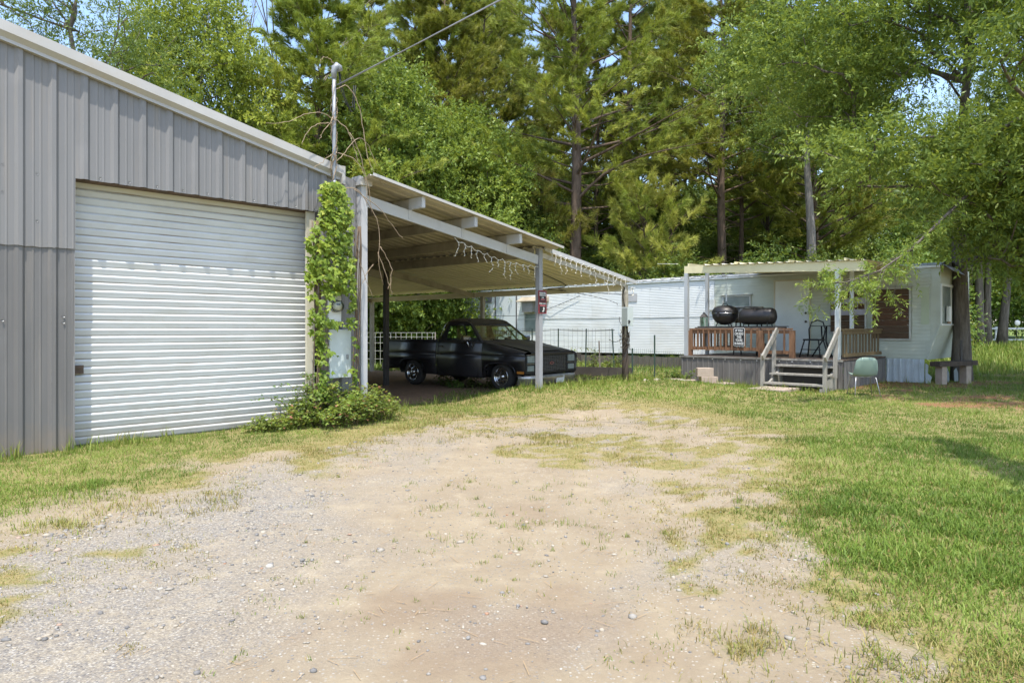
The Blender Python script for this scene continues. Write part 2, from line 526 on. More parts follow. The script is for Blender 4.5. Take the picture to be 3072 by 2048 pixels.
def make_grass():
    out = []; off = 0
    bands = [(2.0, 4.2, 9500, .040, .0038), (4.2, 6.5, 7500, .042, .0046), (6.5, 9.5, 5000, .044, .0062), (9.5, 13.5, 2700, .047, .009), (13.5, 20, 1200, .06, .014), (20, 34, 230, .14, .03)]
    for y0, y1, dens, ln, wd in bands:
        x1 = .86 * y1 + 1.6
        n = int(dens * (y1 - y0) * 2 * x1)
        px = rng.uniform(-x1, x1, n); py = rng.uniform(y0, y1, n)
        keep = np.abs(px) < .86 * py + 1.6
        px, py = px[keep], py[keep]
        g, un, stw, sd = grass_mask(px, py)
        clump = fbm(px * 7, py * 7, 31, 2)
        p = np.clip(g * (.35 + 1.1 * sstep(clump, .3, .7)), 0, 1) * np.where(sd > 1.0, .95, .8)
        p = np.maximum(p, .05 * sstep(clump, .5, .75) * (1 - sstep(-sd, .2, 1.6)) * (un < .5))
        k = rng.random(len(px)) < p
        px, py, g, sd, stw = px[k], py[k], g[k], sd[k], stw[k]
        lush = sstep(sd + (fbm(px * .9, py * .9, 9, 3) - .5) * 2.6, .05, 1.5)
        rank = sstep(px - .28 * py + (fbm(px * 1.3, py * 1.3, 19, 3) - .5) * 1.6, .35, 1.2) * (py < 9)     # coarse crabgrass on the right
        s_, t_ = gl(px, py)
        tall = sstep(fbm(px * 1.6, py * 1.6, 55, 2), .6, .8) + .35 * ((t_ > -.45) & (t_ < .5) & (s_ > 7.6) & (s_ < 13)) + .9 * ((t_ > -.4) & (t_ < .05) & (s_ < 4.3) & (s_ > -3)) * (rng.random(len(px)) < .35)
        L = ln * rng.uniform(.5, 1.4, len(px)) * (.6 + .40 * lush + .5 * rank + .8 * tall)
        Wd = wd * rng.uniform(.7, 1.3, len(px)) * (1 + .5 * rank)
        lean = np.abs(rng.normal(.85, .35, len(px))) + .1 * rank
        dry = np.clip(.68 - lush * .92 + rng.normal(0, .3, len(px)) + .55 * stw - .3 * rank, 0, 1)
        dry = np.where(rng.random(len(px)) < .07, np.maximum(dry, .8), dry)
        v = np.clip(rng.normal(.46, .2, len(px)) + 1.1 * (fbm(px * .9, py * .9, 70, 3) - .5), 0, 1)
        V, F, c, vv, dd = blades(px, py, ground_z(px, py) - .004, L, Wd, lean, v, dry, y0 > 6)
        out.append((V, F + off, c, vv, dd)); off += len(V)
    V = np.concatenate([o[0] for o in out]); F = np.concatenate([o[1] for o in out]); c = np.concatenate([o[2] for o in out])
    me = np_mesh('grass', V, F, c, M_BLADE, {'v': ('FACE', np.concatenate([o[3] for o in out])), 'dry': ('FACE', np.concatenate([o[4] for o in out]))})
    print('grass blades', len(V) // 5)
    return me
tag(place('grass', make_grass()), 'patchy mown grass growing round the sandy drive', None, None, 'stuff')

# loose tufts of wiry grass standing in the sand
def tufts():
    spots = []
    for _ in range(70):
        spots.append((rng.normal(.1, .55), rng.uniform(4.6, 6.6), 1))
    for _ in range(60):
        spots.append((rng.uniform(-1.4, 1.5), rng.uniform(2.6, 5), .6))
    for _ in range(40):
        spots.append((rng.uniform(-2.2, 2.6), rng.uniform(6.5, 11), 1))
    px, py, L = [], [], []
    for x, y, q in spots:
        n = rng.integers(5, 22)
        r = rng.uniform(.01, .05)
        px += list(x + rng.normal(0, r, n)); py += list(y + rng.normal(0, r, n)); L += list(rng.uniform(.02, .06, n) * q)
    px, py, L = map(np.array, (px, py, L)); n = len(px)
    V, F, c, vv, dd = blades(px, py, ground_z(px, py) - .003, L, np.full(n, .004), np.abs(rng.normal(.8, .35, n)), rng.uniform(.1, .8, n), np.clip(rng.normal(.25, .3, n), 0, 1))
    return np_mesh('grass', V, F, c, M_BLADE, {'v': ('FACE', vv), 'dry': ('FACE', dd)})
tag(place('grass_tufts', tufts()), 'thin grass sprigs coming up through the sand', None, None, 'stuff')

# ------------------------------------------------------------------ gravel and straw
def m_stone():
    t = NT('stone')
    v = t.attr('v')
    col = t.ramp(v, [(0., (.10, .105, .115)), (.2, (.19, .19, .195)), (.5, (.29, .275, .25)), (.8, (.37, .32, .25)), (.95, (.43, .41, .37)), (1., (.33, .16, .09))])
    col = t.mix(t.math('MULTIPLY', t.noise(t.coords((1, 1, 1), False), 90, 4), .4), col, (.33, .28, .2))
    return t.done(t.bsdf(col, .85, 0., .25))
M_STONE = m_stone()
_ico = bmesh.new(); bmesh.ops.create_icosphere(_ico, subdivisions=1, radius=1)
ICO_V = np.array([v.co[:] for v in _ico.verts]); ICO_F = np.array([[v.index for v in f.verts] for f in _ico.faces]); _ico.free()
def stones(px, py, size, v):
    n = len(px); V = []
    A = rng.uniform(0, 2 * np.pi, n); sc = np.stack([size * rng.uniform(.7, 1.3, n), size * rng.uniform(.6, 1.0, n), size * rng.uniform(.3, .65, n)], -1)
    jit = rng.normal(1, .17, (n, len(ICO_V), 1))
    P = ICO_V[None] * jit * sc[:, None]
    c, s = np.cos(A)[:, None], np.sin(A)[:, None]
    P = np.stack([P[..., 0] * c - P[..., 1] * s, P[..., 0] * s + P[..., 1] * c, P[..., 2]], -1)
    P += np.stack([px, py, ground_z(px, py) + sc[:, 2] * .25], -1)[:, None]
    F = ICO_F[None] + (np.arange(n) * len(ICO_V))[:, None, None]
    return np_mesh('gravel', P.reshape(-1, 3), F, 3, M_STONE, {'v': ('FACE', np.repeat(v, len(ICO_F)))})
def gravel():
    n = 60000
    py = rng.uniform(2.3, 11, n) ** 1.0; px = rng.uniform(-3.6, 2.6, n)
    g, u, st, sd = grass_mask(px, py)
    stn = sstep(-(px + .9) + (fbm(px * .9, py * .9, 61, 3) - .5) * 2.0, -.3, 1.1)
    stn = np.maximum(stn, sstep(fbm(px * .9, py * .9, 88, 3), .58, .72) * .45)
    cl = fbm(px * 3, py * 3, 91, 3)
    keep = (sd < .5) & (rng.random(n) < (.05 + .65 * stn * sstep(cl, .4, .65)) * (1 - .55 * g) * np.clip(5.5 / py, .3, 1))
    px, py = px[keep], py[keep]; n = len(px)
    size = np.minimum(.0045 + rng.gamma(1.4, .0034, n), .03)
    return stones(px, py, size, rng.random(n))
tag(place('gravel', gravel()), 'loose grey and tan gravel scattered on the drive', None, None, 'stuff')
# the few stones that can be told apart
_big = [(-2.9, 6.35, .055, .45, 'flat grey stone at the grass edge below the roll-up door'), (-1.25, 3.35, .045, .2, 'slate grey stone in the gravel left of the brown patch'), (-2.1, 2.75, .05, .25, 'grey stone nearest the bottom left corner of the drive'), (-.95, 3.6, .04, .4, 'pale grey stone close above the brown dirt patch'), (-1.9, 4.6, .05, .12, 'dark blue-grey stone in the middle of the gravel'), (-.85, 4.3, .03, .99, 'small rust-red stone on the open sand'), (-.95, 5.35, .04, .3, 'grey stone farthest up the sandy drive'), (-2.35, 3.3, .05, .99, 'rust-brown stone at the left edge of the drive')]
for i, (x, y, r, v, lb) in enumerate(_big):
    me = stones(np.array([0.]), np.array([0.]), np.array([r]), np.array([v]))
    tag(place('stone', me, None, (x, y, float(ground_z(x, y)))), lb, 'stone', 'larger stones on the drive')
def straw():
    n = 420
    px = rng.uniform(-2, 2.4, n); py = rng.uniform(2.4, 9, n)
    a = rng.uniform(0, np.pi, n); L = rng.uniform(.04, .13, n); w = .0013
    z = ground_z(px, py) + .006
    dx, dy = np.cos(a) * L, np.sin(a) * L; sx, sy = -np.sin(a) * w, np.cos(a) * w
    V = np.stack([np.stack([px - sx, py - sy, z], -1), np.stack([px + sx, py + sy, z], -1), np.stack([px + dx + sx, py + dy + sy, z + .004], -1), np.stack([px + dx - sx, py + dy - sy, z + .004], -1)], 1).reshape(-1, 3)
    return np_mesh('straw', V, np.arange(4 * n), 4, pmat('dry_straw', (.33, .2, .09), (.42, .3, .16), 3))
tag(place('pine_straw', straw()), 'dead pine needles strewn over the sand', None, None, 'stuff')
# ------------------------------------------------------------------ materials for buildings
def m_siding(name, c, c2):
    t = NT(name)
    tc = t.n('ShaderNodeTexCoord'); sx = t.n('ShaderNodeSeparateXYZ'); t.l(tc.outputs['Object'], sx.inputs[0])
    col = t.mix(t.ramp(t.noise(t.coords((1, 1, .25)), 2.2), [(.3, 0.), (.7, 1.)]), c, c2)
    st = t.ramp(t.noise(t.coords((9, 9, .35)), 1.3, 8, .65), [(.52, 0.), (.8, .55)])
    col = t.mix(st, col, (.29, .25, .205))
    ch = t.ramp(t.noise(t.coords((3, 3, 1.2)), 1.1, 6), [(.55, 0.), (.75, .35)])
    col = t.mix(ch, col, tuple(min(1, x * 1.35) for x in c))
    mud = t.math('MULTIPLY', t.ramp(t.math('ADD', sx.outputs[2], t.math('MULTIPLY', t.noise(t.coords((1, 1, 1)), 7, 5), .5)), [(.2, 1.), (.62, 0.)]), .6)
    col = t.mix(mud, col, (.23, .18, .125))
    return t.done(t.bsdf(col, t.math('ADD', .42, t.math('MULTIPLY', st, .4)), 0., .4, t.bump(t.noise(t.coords((1, 1, .5)), 3.5, 3), .06)))
M_GREY = m_siding('grey_painted_steel', (.215, .21, .207), (.19, .186, .183))
M_GREY2 = m_siding('older_grey_steel', (.155, .15, .145), (.133, .128, .124))
M_TRIM = pmat('pale_trim', (.47, .46, .44), (.41, .395, .37), 2, .45, 0., .03, 10, .4, (1, 1, 1), (.42, .36, .28), 2.2, .5, .8, .6)
M_WHITE = pmat('white_enamel', (.74, .745, .74), (.68, .685, .68), 2, .42, 0., .03, 10, .45, (1, 1, 1), (.45, .43, .36), 1.6, .55, .85, .5, (1, 1, .3))
M_CREAM = pmat('cream_jamb', (.60, .56, .44), (.52, .48, .37), 2, .6, 0., .05, 14, .3, (3, 3, .5), (.3, .26, .18), 2, .5, .8, .5)
M_DARK = pmat('dark_void', (.02, .02, .02), (.03, .03, .028), 3, .9)
M_RUST = pmat('rusty_steel', (.16, .10, .065), (.09, .07, .055), 5, .8, 0., .2, 40)
M_SHEET = pmat('cream_roof_underside', (.84, .80, .66), (.78, .74, .61), 1.3, .55, 0., .03, 10, .35, (1, 1, 1), (.50, .44, .28), 1.0, .5, .85, .5)
M_SHEETOLD = pmat('weathered_roof_sheet', (.52, .485, .41), (.40, .37, .305), 1.6, .6, 0., .05, 10, .35, (1, 1, 1), (.22, .17, .115), 1.4, .45, .8, .65)
M_STEEL = pmat('white_painted_steel', (.50, .505, .51), (.44, .44, .445), 1.5, .45, 0., .03, 10, .4, (1, 1, 1), (.32, .3, .26), 2.2, .55, .8, .5)
M_STEELB = pmat('tan_painted_steel', (.46, .42, .34), (.38, .345, .275), 2.5, .55, 0., .04, 12, .35, (2, 2, .4), (.14, .12, .09), 3, .45, .75, .6)
M_STEELD = pmat('dark_brown_post', (.055, .047, .042), (.08, .07, .06), 3, .6, 0., .05, 12, .35)
M_GALV = pmat('galvanised_pipe', (.34, .35, .36), (.24, .25, .26), 6, .5, .3, .06, 20, .5, (1, 1, 1), (.3, .28, .25), 4, .5, .8, .5)
M_BARKWOOD = pmat('weathered_wood', (.24, .21, .185), (.15, .13, .115), 5, .85, 0., .35, 30, .2, (6, 6, .5))
M_SCREW = pmat('screw_steel', (.45, .45, .45), (.3, .3, .3), 6, .4, .6)

# ------------------------------------------------------------------ garage
garage = thing('metal_garage', 'grey ribbed metal garage with a white roll-up door', 'garage', (G0[0], G0[1], 0), GA)
RZ = lambda s: 4.665 - .201 * (s + .72)         # top of the siding under the rake trim
PITCH, RIB0 = .321, -.543
def rib_profile(s0, s1):
    """(s, outward) pairs of R-panel: high rib each PITCH, two low stiffeners between"""
    pts = []
    i = math.floor((s0 - RIB0) / PITCH) - 1
    while RIB0 + i * PITCH < s1 + PITCH:
        c = RIB0 + i * PITCH
        for a, d in ((-.052, 0), (-.022, .032), (.022, .032), (.052, 0), (.115, 0), (.122, .005), (.135, .005), (.142, 0), (.186, 0), (.193, .005), (.206, .005), (.213, 0)):
            pts.append((c + a, d))
        i += 1
    def at(s):
        for (a, b), (c, d) in zip(pts, pts[1:]):
            if a <= s <= c:
                return b + (d - b) * (s - a) / max(c - a, 1e-9)
        return 0
    return [(s0, at(s0))] + [p for p in pts if s0 < p[0] < s1] + [(s1, at(s1))]
def sheet(name, s0, s1, zb, zt, mat, t0=0., nz=1, wob=.0):
    pr = rib_profile(s0, s1)
    rows = []
    for j in range(nz + 1):
        row = []
        for s, d in pr:
            a, b = zb(s), zt(s)
            z = a + (b - a) * j / nz
            w = wob * math.sin(s * 5.1 + j * 1.7) if 0 < j < nz else 0
            row.append((s, t0 - d + w, z))
        rows.append(row)
    return MB().strip(rows).build(name, mat, garage, fix=False)
cuts = [-4.9, -4.0, -3.11 - .0, -2.15, -1.186, -.223]
# upper courses left of the door
for a, b in zip(cuts, cuts[1:]):
    sheet('siding_panel', a, b + .012, lambda s: 2.33 + .004 * math.sin(s * 40), RZ, M_GREY, -.016, 3, .002)
sheet('siding_panel', -.223, .0, lambda s: 2.335, RZ, M_GREY, -.0155, 3)
# header over the door
for a, b in ((.0, .74), (.74, 1.703), (1.703, 2.666), (2.666, 3.46)):
    sheet('siding_panel', a, b + .01, lambda s: 3.16, RZ, M_GREY, -.016, 2, .002)
# lower course on the left
for a, b in ((-4.9, -3.11), (-3.11, -1.186), (-1.186, -.015)):
    sheet('siding_panel', a, b + .01, lambda s: -.05, lambda s: 2.40, M_GREY2, .0, 4, .003)
# strip right of the door
sheet('siding_panel', 3.19, 3.88, lambda s: -.05, lambda s: 3.17 if s < 3.46 else RZ(s), M_GREY, .001, 2)
o = MB().box(-4.9, 0, .03, .09, -.05, 4.2).box(0, 3.19, .28, .3, 3.12, 3.9).build('inner_wall', M_DARK, garage)
# side and rear walls, roof
MB().box(3.9, 3.94, .03, 12, -.05, 3.72).build('side_wall', M_GREY, garage)
MB().box(-4.94, -4.9, .03, 12, -.05, 5.4).build('side_wall', M_GREY, garage)
MB().prism([(-4.9, -.05), (3.94, -.05), (3.94, 3.72), (-4.9, 5.4)], lambda a, b, d: (a, d, b), 11.96, 12.0).build('rear_wall', M_GREY, garage)
MB().prism([(-4.95, 5.545), (3.6, 3.83), (3.6, 3.86), (-4.95, 5.58)], lambda a, b, d: (a, d, b), -.10, 12.1).build('roof', M_GREY, garage)
# rake trim (fascia, sloping soffit, lip)
prof = [(-.02, .0), (-.135, .0), (-.135, -.115), (-.128, -.12), (-.075, -.165), (-.082, -.205), (-.02, -.205)]
fn = lambda a, b, d: (d, a, 4.745 - .201 * (d + .72) + b)
MB().prism(prof, fn, -4.95, 3.56).build('rake_trim', M_TRIM, garage)
MB().box(3.545, 3.6, -.14, -.015, 3.62, 3.895).build('rake_end_cap', M_TRIM, garage)
# door opening: returns, jambs
MB().box(-.022, -.003, -.005, .235, -.05, 3.15).build('door_return', M_GREY, garage)
MB().box(-.022, 3.19, .04, .24, 3.165, 3.2).build('door_head', M_RUST, garage)
MB().box(3.035, 3.165, .02, .065, -.05, 3.158).build('door_jamb', M_CREAM, garage)
MB().box(3.175, 3.187, -.03, .02, .9, 3.18).build('jamb_gap_strip', M_DARK, garage)  # dark strip drawn for the black gap beside the jamb
# roll-up door
def m_slat():
    t = NT('roll_door_slat')
    tc = t.n('ShaderNodeTexCoord')
    v = t.coords((1, 1, 1))
    sx = t.n('ShaderNodeSeparateXYZ'); t.l(tc.outputs['Object'], sx.inputs[0])
    col = t.mix(t.ramp(t.noise(v, 1.5), [(.3, 0.), (.7, 1.)]), (.60, .615, .61), (.54, .555, .55))
    low = t.ramp(sx.outputs[2], [(.004, 1.), (.020, .0)])       # grime settles in the groove between two slats
    rn = t.ramp(t.noise(t.coords((.6, 1, 6)), 1.6, 6), [(.42, .25), (.66, 1.)])
    col = t.mix(t.math('MULTIPLY', low, rn), col, (.17, .13, .075))
    st = t.ramp(t.noise(t.coords((1.3, 1, 2)), 1.1, 8, .65), [(.5, 0.), (.74, .42)])
    col = t.mix(st, col, (.40, .375, .30))
    ge = t.n('ShaderNodeNewGeometry'); gz = t.n('ShaderNodeSeparateXYZ'); t.l(ge.outputs['Position'], gz.inputs[0])
    mud = t.math('MULTIPLY', t.ramp(t.math('ADD', gz.outputs[2], t.math('MULTIPLY', t.noise(t.coords((1, 1, 1)), 5, 5), .6)), [(.25, 1.), (.75, 0.)]), .55)
    col = t.mix(mud, col, (.30, .26, .185))
    return t.done(t.bsdf(col, .38, 0., .45, t.bump(t.noise(v, 3), .02)))
M_SLAT = m_slat()
door = tag(MB().box(0, 3.18, .262, .275, 0, 3.17).build('roll_up_door', M_WHITE, garage))
SP = .0935
slat = MB().strip([[(x, y + .0012 * math.sin(x * 3.1), z) for x in np.linspace(0, 3.18, 8)] for y, z in ((0, 0.), (-.004, .004), (-.0075, .02), (-.0115, .045), (-.0165, .062), (-.0185, .07), (-.0165, .078), (-.010, .086), (-.002, .0925), (.0, .0935))], True).mesh('door_slat', M_SLAT)
for i in range(34):
    place('door_slat', slat, door, (0, .258, .01 + i * SP), (R(random.uniform(-.25, .25)), 0, 0))
MB().box(0.01, 3.17, .235, .262, -.015, .012).build('bottom_bar', M_DARK, door)
lt = MB().box(.0, .15, .215, .236, .87, .97).box(.02, .12, .2, .215, .93, .955).box(.0, .05, .205, .216, .80, .88).build('latch', M_RUST, door)
# dents and screws
scr = MB().lathe([(.0, -.012), (.008, -.012), (.009, -.004), (.014, -.003), (.014, 0)], 8, Matrix.Rotation(R(90), 4, 'X')).mesh('screw', M_SCREW)
for i in range(10):
    place('screw', scr, garage, (RIB0 + .16 + .002 + (2 + i) * PITCH, -.02, 3.2))
for s, z in ((-.38, 3.15), (-.70, 2.9), (-.70, 3.2), (-.38, 2.62), (-.70, 1.5), (-.12, 1.55), (-.12, 1.48)):
    place('screw', scr, garage, (s, -.02, z))

# ------------------------------------------------------------------ carport
carport = thing('carport', 'open lean-to carport of white steel beams beside the garage', 'carport', (G0[0], G0[1], 0), GA)
BZ = lambda s: 3.455 - .1515 * (s - 4.0)          # centre line of the front beam
def post(s, t, z0, z1, w, mat, name='post'):
    return MB().box(s - w / 2, s + w / 2, t - w / 2, t + w / 2, z0, z1).build(name, mat, carport)
p = post(3.985, -.03, -.1, 3.66, .115, M_STEEL)
MB().prism([(3.88, 3.66), (4.10, 3.66), (4.11, 3.75), (3.87, 3.80)], lambda a, b, d: (a, d, b), -.13, .09).build('post_cap', M_TRIM, p)
post(8.31, 0, -.1, 3.07, .105, pmat('grey_post_paint', (.33, .335, .35), (.28, .285, .30), 2, .5, 0., .03, 12, .35, (1, 1, .4), (.2, .19, .17), 2.5, .5, .8, .5))
post(11.47, .03, 1.2, 2.44, .11, M_STEELB)
post(8.27, 5.05, -.1, 2.92, .11, M_STEELD)
post(8.27, 10.05, -.1, 2.92, .11, M_STEELD)
post(11.45, 4.8, -.1, 2.33, .10, M_STEELB)
post(11.45, 10.05, -.1, 2.33, .11, M_STEELB)
MB().bar((4.045, 0, BZ(4.045)), (8.255, 0, BZ(8.255)), .05, .18).build('front_beam', M_STEEL, carport)
for t in (5.05, 10.05):
    MB().bar((4.0, t + .06, BZ(4.0) - .06), (8.3, t + .06, BZ(8.3) - .06), .05, .18).build('rafter', M_STEELB, carport)
    MB().bar((8.3, t + .06, 2.86), (11.4, t + .06, 2.36), .05, .14).build('rafter', M_STEELB, carport)
def channel(s, zc, t0, t1, h, mat, name, fl=.06, tilt=-.15):
    e = .006
    b = MB().box(s - e, s + e, t0, t1, zc - h / 2, zc + h / 2)
    b.box(s + e, s + fl, t0, t1, zc - h / 2, zc - h / 2 + .008).box(s + e, s + fl, t0, t1, zc + h / 2 - .008, zc + h / 2)
    b.box(s + fl - .007, s + fl, t0, t1, zc - h / 2 + .008, zc - h / 2 + .025)
    return b.build(name, mat, carport)
UZ = lambda s: 3.755 - .155 * (s - 4.04)
stub = MB().box(-.035, .035, -.032, -.026, -.12, .04).mesh('bracket', M_STEEL)
for s in (4.95, 6.16, 7.35):
    zc = UZ(s) - .105
    pu = channel(s, zc, .0, 10.2, .17, M_STEELB, 'purlin')
    # painted outer end standing proud of the beam
    b = MB().box(s - .009, s - .0062, -.34, .0, zc - .085, zc + .085).box(s - .006, s + .062, -.34, 0., zc - .0955, zc - .0855).box(s - .006, s + .062, -.345, -.335, zc - .085, zc + .085)
    b.build('purlin_end', M_STEEL, pu)
    place('bracket', stub, carport, (s - .0, -.002, zc - .14))
channel(8.22, 2.96, .06, 10.2, .19, M_STEELB, 'purlin')
channel(11.42, 2.385, .06, 10.3, .15, M_SHEET, 'eave_beam')
channel(4.03, UZ(4.03) - .1, .1, 10.2, .17, M_STEELB, 'purlin')
# roof sheets: ribs run down the slope
def roofsheet(s0, s1, w, mat, name):
    pr = []
    k = 3; p = w / k
    for i in range(k):
        for a, d in ((0, 0), (.05, 0), (.072, .034), (.105, .034), (.127, 0)):
            pr.append((i * p + a * p / .2, d))
    pr.append((w, 0.))
    rows = [[(s, y, d) for y, d in pr] for s in np.linspace(s0, s1, 4)]
    return MB().strip(rows).mesh(name, mat)
ang = math.atan(.155)
up = roofsheet(0, (8.62 - 3.92) / math.cos(ang), .75, M_SHEETOLD, 'roof_sheet')
for i in range(15):
    place('roof_sheet', up, carport, (3.92, -.40 + i * .71, UZ(3.92) + .0 + .004 * (i % 2)), (0, ang, 0))
ang2 = math.atan(.148)
lo = roofsheet(0, (11.76 - 8.2) / math.cos(ang2), .75, M_SHEET, 'roof_sheet')
for i in range(15):
    place('roof_sheet', lo, carport, (8.2, -.06 + i * .71, 3.062 + .004 * (i % 2)), (0, ang2, 0))
MB().bar((8.40, -.075, 3.05), (11.80, -.075, 2.525), .025, .085).build('front_fascia', M_STEEL, carport)
MB().bar((8.28, .0, 2.93), (11.45, .0, 2.44), .05, .10).build('front_beam', M_SHEETOLD, carport)
MB().bar((3.92, -.412, UZ(3.92) + .012), (8.60, -.412, UZ(8.60) + .012), .014, .045).build('roof_edge', M_TRIM, carport)
# ------------------------------------------------------------------ timber post, mast, meter, service panel beside the roll-up door
tag(MB().tube([(0, 0, -.1), (.004, 0, 1.2), (0, .004, 2.6)], [.055, .053, .05], 10).build('timber_post', M_BARKWOOD, None, (*gw(3.255, -.13), 0)),
    'grey timber post half hidden by the climbing vine', 'post')
mast = thing('service_mast', 'galvanised conduit mast with a curved weatherhead on top', 'conduit mast', (*gw(3.36, -.2), 0), GA)
MB().tube([(0, .0, 1.95), (.0, 0, 3.2), (.004, 0, 4.4), (.0, 0, 5.22)], .027, 12).build('pipe', M_GALV, mast)
for z in (3.6, 2.5):
    MB().lathe([(.032, -.03), (.038, -.03), (.038, .03), (.032, .03)], 12, Matrix.Translation((0, 0, z))).build('coupling', M_GALV, mast)
head = MB().tube([(0, 0, 5.16), (0, 0, 5.26), (.012, -.0, 5.325), (.045, 0, 5.365), (.085, 0, 5.35), (.105, 0, 5.30)], [.036, .043, .05, .052, .05, .042], 12).build('weatherhead', M_GALV, mast)
M_BLACKW = pmat('black_cable', (.018, .018, .018), (.03, .03, .03), 6, .6)
M_ALU = pmat('aluminium_cable', (.30, .30, .30), (.2, .2, .2), 6, .5, .4)
MB().tube([(.1, 0, 5.28), (.13, .01, 5.12), (.2, .01, 4.93), (.28, .02, 4.80), (.35, .03, 4.82), (.36, .03, 5.0), (.385, .05, 5.16)], .0085, 6).tube([(.09, .01, 5.28), (.115, .01, 5.06), (.22, .02, 4.85), (.33, .03, 4.74), (.39, .04, 4.8), (.40, .05, 5.0), (.42, .05, 5.17)], .0085, 6).build('drip_loop', M_BLACKW, mast)
# overhead line: from the mast out of the picture
A = Vector((*gw(3.42, -.2), 5.08)); B = Vector((11.6, 3.0, 9.25))
def cat_curve(a, b, sag, n=14):
    return [a.lerp(b, i / n) - Vector((0, 0, sag * 4 * (i / n) * (1 - i / n))) for i in range(n + 1)]

pl = MB().tube(cat_curve(A, B, .12, 20), .010, 6).tube(cat_curve(A + Vector((.06, 0, .02)), B + Vector((.0, 0, .06)), .10, 20), .008, 6).build('power_line', M_ALU)
tag(pl, 'twisted overhead power line running up from the mast', 'power line')
# meter and main panel on the wall
meter = thing('electric_meter', 'round glass electric meter on a white socket box among vine leaves', 'electric meter', (*gw(3.37, -.12), 0), GA)
MB().box(-.11, .11, -.09, .1, 1.52, 1.90).build('socket_box', M_WHITE, meter)
RX = Matrix.Rotation(R(90), 4, 'X')
MB().lathe([(.0, .0), (.095, .0), (.095, .03), (.085, .04)], 20, Matrix.Translation((0, -.09, 1.75)) @ RX).build('meter_ring', M_GALV, meter)
def m_glass(name, tint=(.9, .95, .93), rough=.02, trans=.82):
    t = NT(name)
    g = t.n('ShaderNodeBsdfGlossy'); g.inputs['Roughness'].default_value = rough
    tr = t.n('ShaderNodeBsdfTransparent'); tr.inputs[0].default_value = (*tint, 1)
    lw = t.n('ShaderNodeLayerWeight'); lw.inputs[0].default_value = .25
    f = t.math('ADD', t.math('MULTIPLY', lw.outputs['Fresnel'], .7 if trans < .85 else .4), max(.02, 1 - trans - .12))
    mx = t.n('ShaderNodeMixShader'); t.l(f, mx.inputs[0]); t.l(tr.outputs[0], mx.inputs[1]); t.l(g.outputs[0], mx.inputs[2])
    return t.done(mx.outputs[0])
M_GLASS = m_glass('clear_glass')
MB().lathe([(.082, .03), (.082, .12), (.07, .14), (.0, .145)], 20, Matrix.Translation((0, -.09, 1.75)) @ RX).build('glass_cover', M_GLASS, meter)
M_FACE = pmat('meter_face', (.62, .58, .5), (.5, .47, .4), 3, .5)
MB().lathe([(.0, .085), (.07, .085), (.07, .03)], 18, Matrix.Translation((0, -.09, 1.75)) @ RX).build('dial_plate', M_FACE, meter)
MB().box(-.03, .035, -.180, -.176, 1.76, 1.785).build('dial_window', M_DARK, meter)
panel = thing('breaker_panel', 'tall pale grey breaker box hanging under the meter', 'breaker box', (*gw(3.46, -.12), 0), GA)
M_PANEL = pmat('pale_box_paint', (.56, .62, .615), (.5, .56, .555), 2, .4, 0., .02, 10, .4, (1, 1, 1), (.4, .4, .36), 2.5, .5, .8, .4)
MB().box(-.18, .18, -.09, .09, .68, 1.40).build('cabinet', M_PANEL, panel)
MB().box(-.185, .185, -.098, -.0902, .675, 1.39).build('cover', M_PANEL, panel)
MB().box(.1, .14, -.105, -.0985, .95, 1.02).build('catch', M_GALV, panel)
MB().tube([(0, 0, 1.40), (0, 0, 1.5)], .03, 8).build('nipple', M_GALV, panel)

# ------------------------------------------------------------------ pole at the outer corner of the carport
M_POLE = pmat('dark_pole_wood', (.115, .088, .07), (.06, .048, .04), 6, .9, 0., .5, 25, .2, (5, 5, .4))
px, py = gw(11.47, .03)
pole = tag(MB().tube([(0, 0, -.2), (.01, 0, .5), (0, .01, 1.0), (-.005, 0, 1.5)], [.082, .075, .07, .066], 12).build('timber_pole', M_POLE, None, (px, py, .12)), 'rough round timber pole under the carport corner', 'pole')
fb = thing('fuse_box', 'grey metal fuse box with open front on the timber pole', 'fuse box', (*gw(11.33, -.10), 0), GA)
MB().box(-.13, .11, -.12, .045, 1.48, 1.92).build('cabinet', M_PANEL, fb)
MB().box(-.136, -.131, -.118, .03, 1.50, 1.90).build('side_cover', pmat('grey_box_side', (.3, .34, .33), (.26, .29, .28), 3, .5), fb)
MB().box(-.1, -.07, -.14, -.121, 1.53, 1.62).box(-.06, -.03, -.135, -.121, 1.56, 1.60).build('outlet', M_DARK, fb)
fl = thing('flood_light', 'small white flood light bracket at the carport corner', 'light', (*gw(11.60, -.04), 0), GA)
MB().box(0, .16, -.03, .03, 2.385, 2.405).box(0, .03, -.02, .02, 2.29, 2.385).build('bracket', M_WHITE, fl)
MB().tube([(.08, 0, 2.38), (.10, -.02, 2.3), (.07, -.03, 2.22), (.02, -.02, 2.2)], .012, 6).build('cord', M_SHEET, fl)

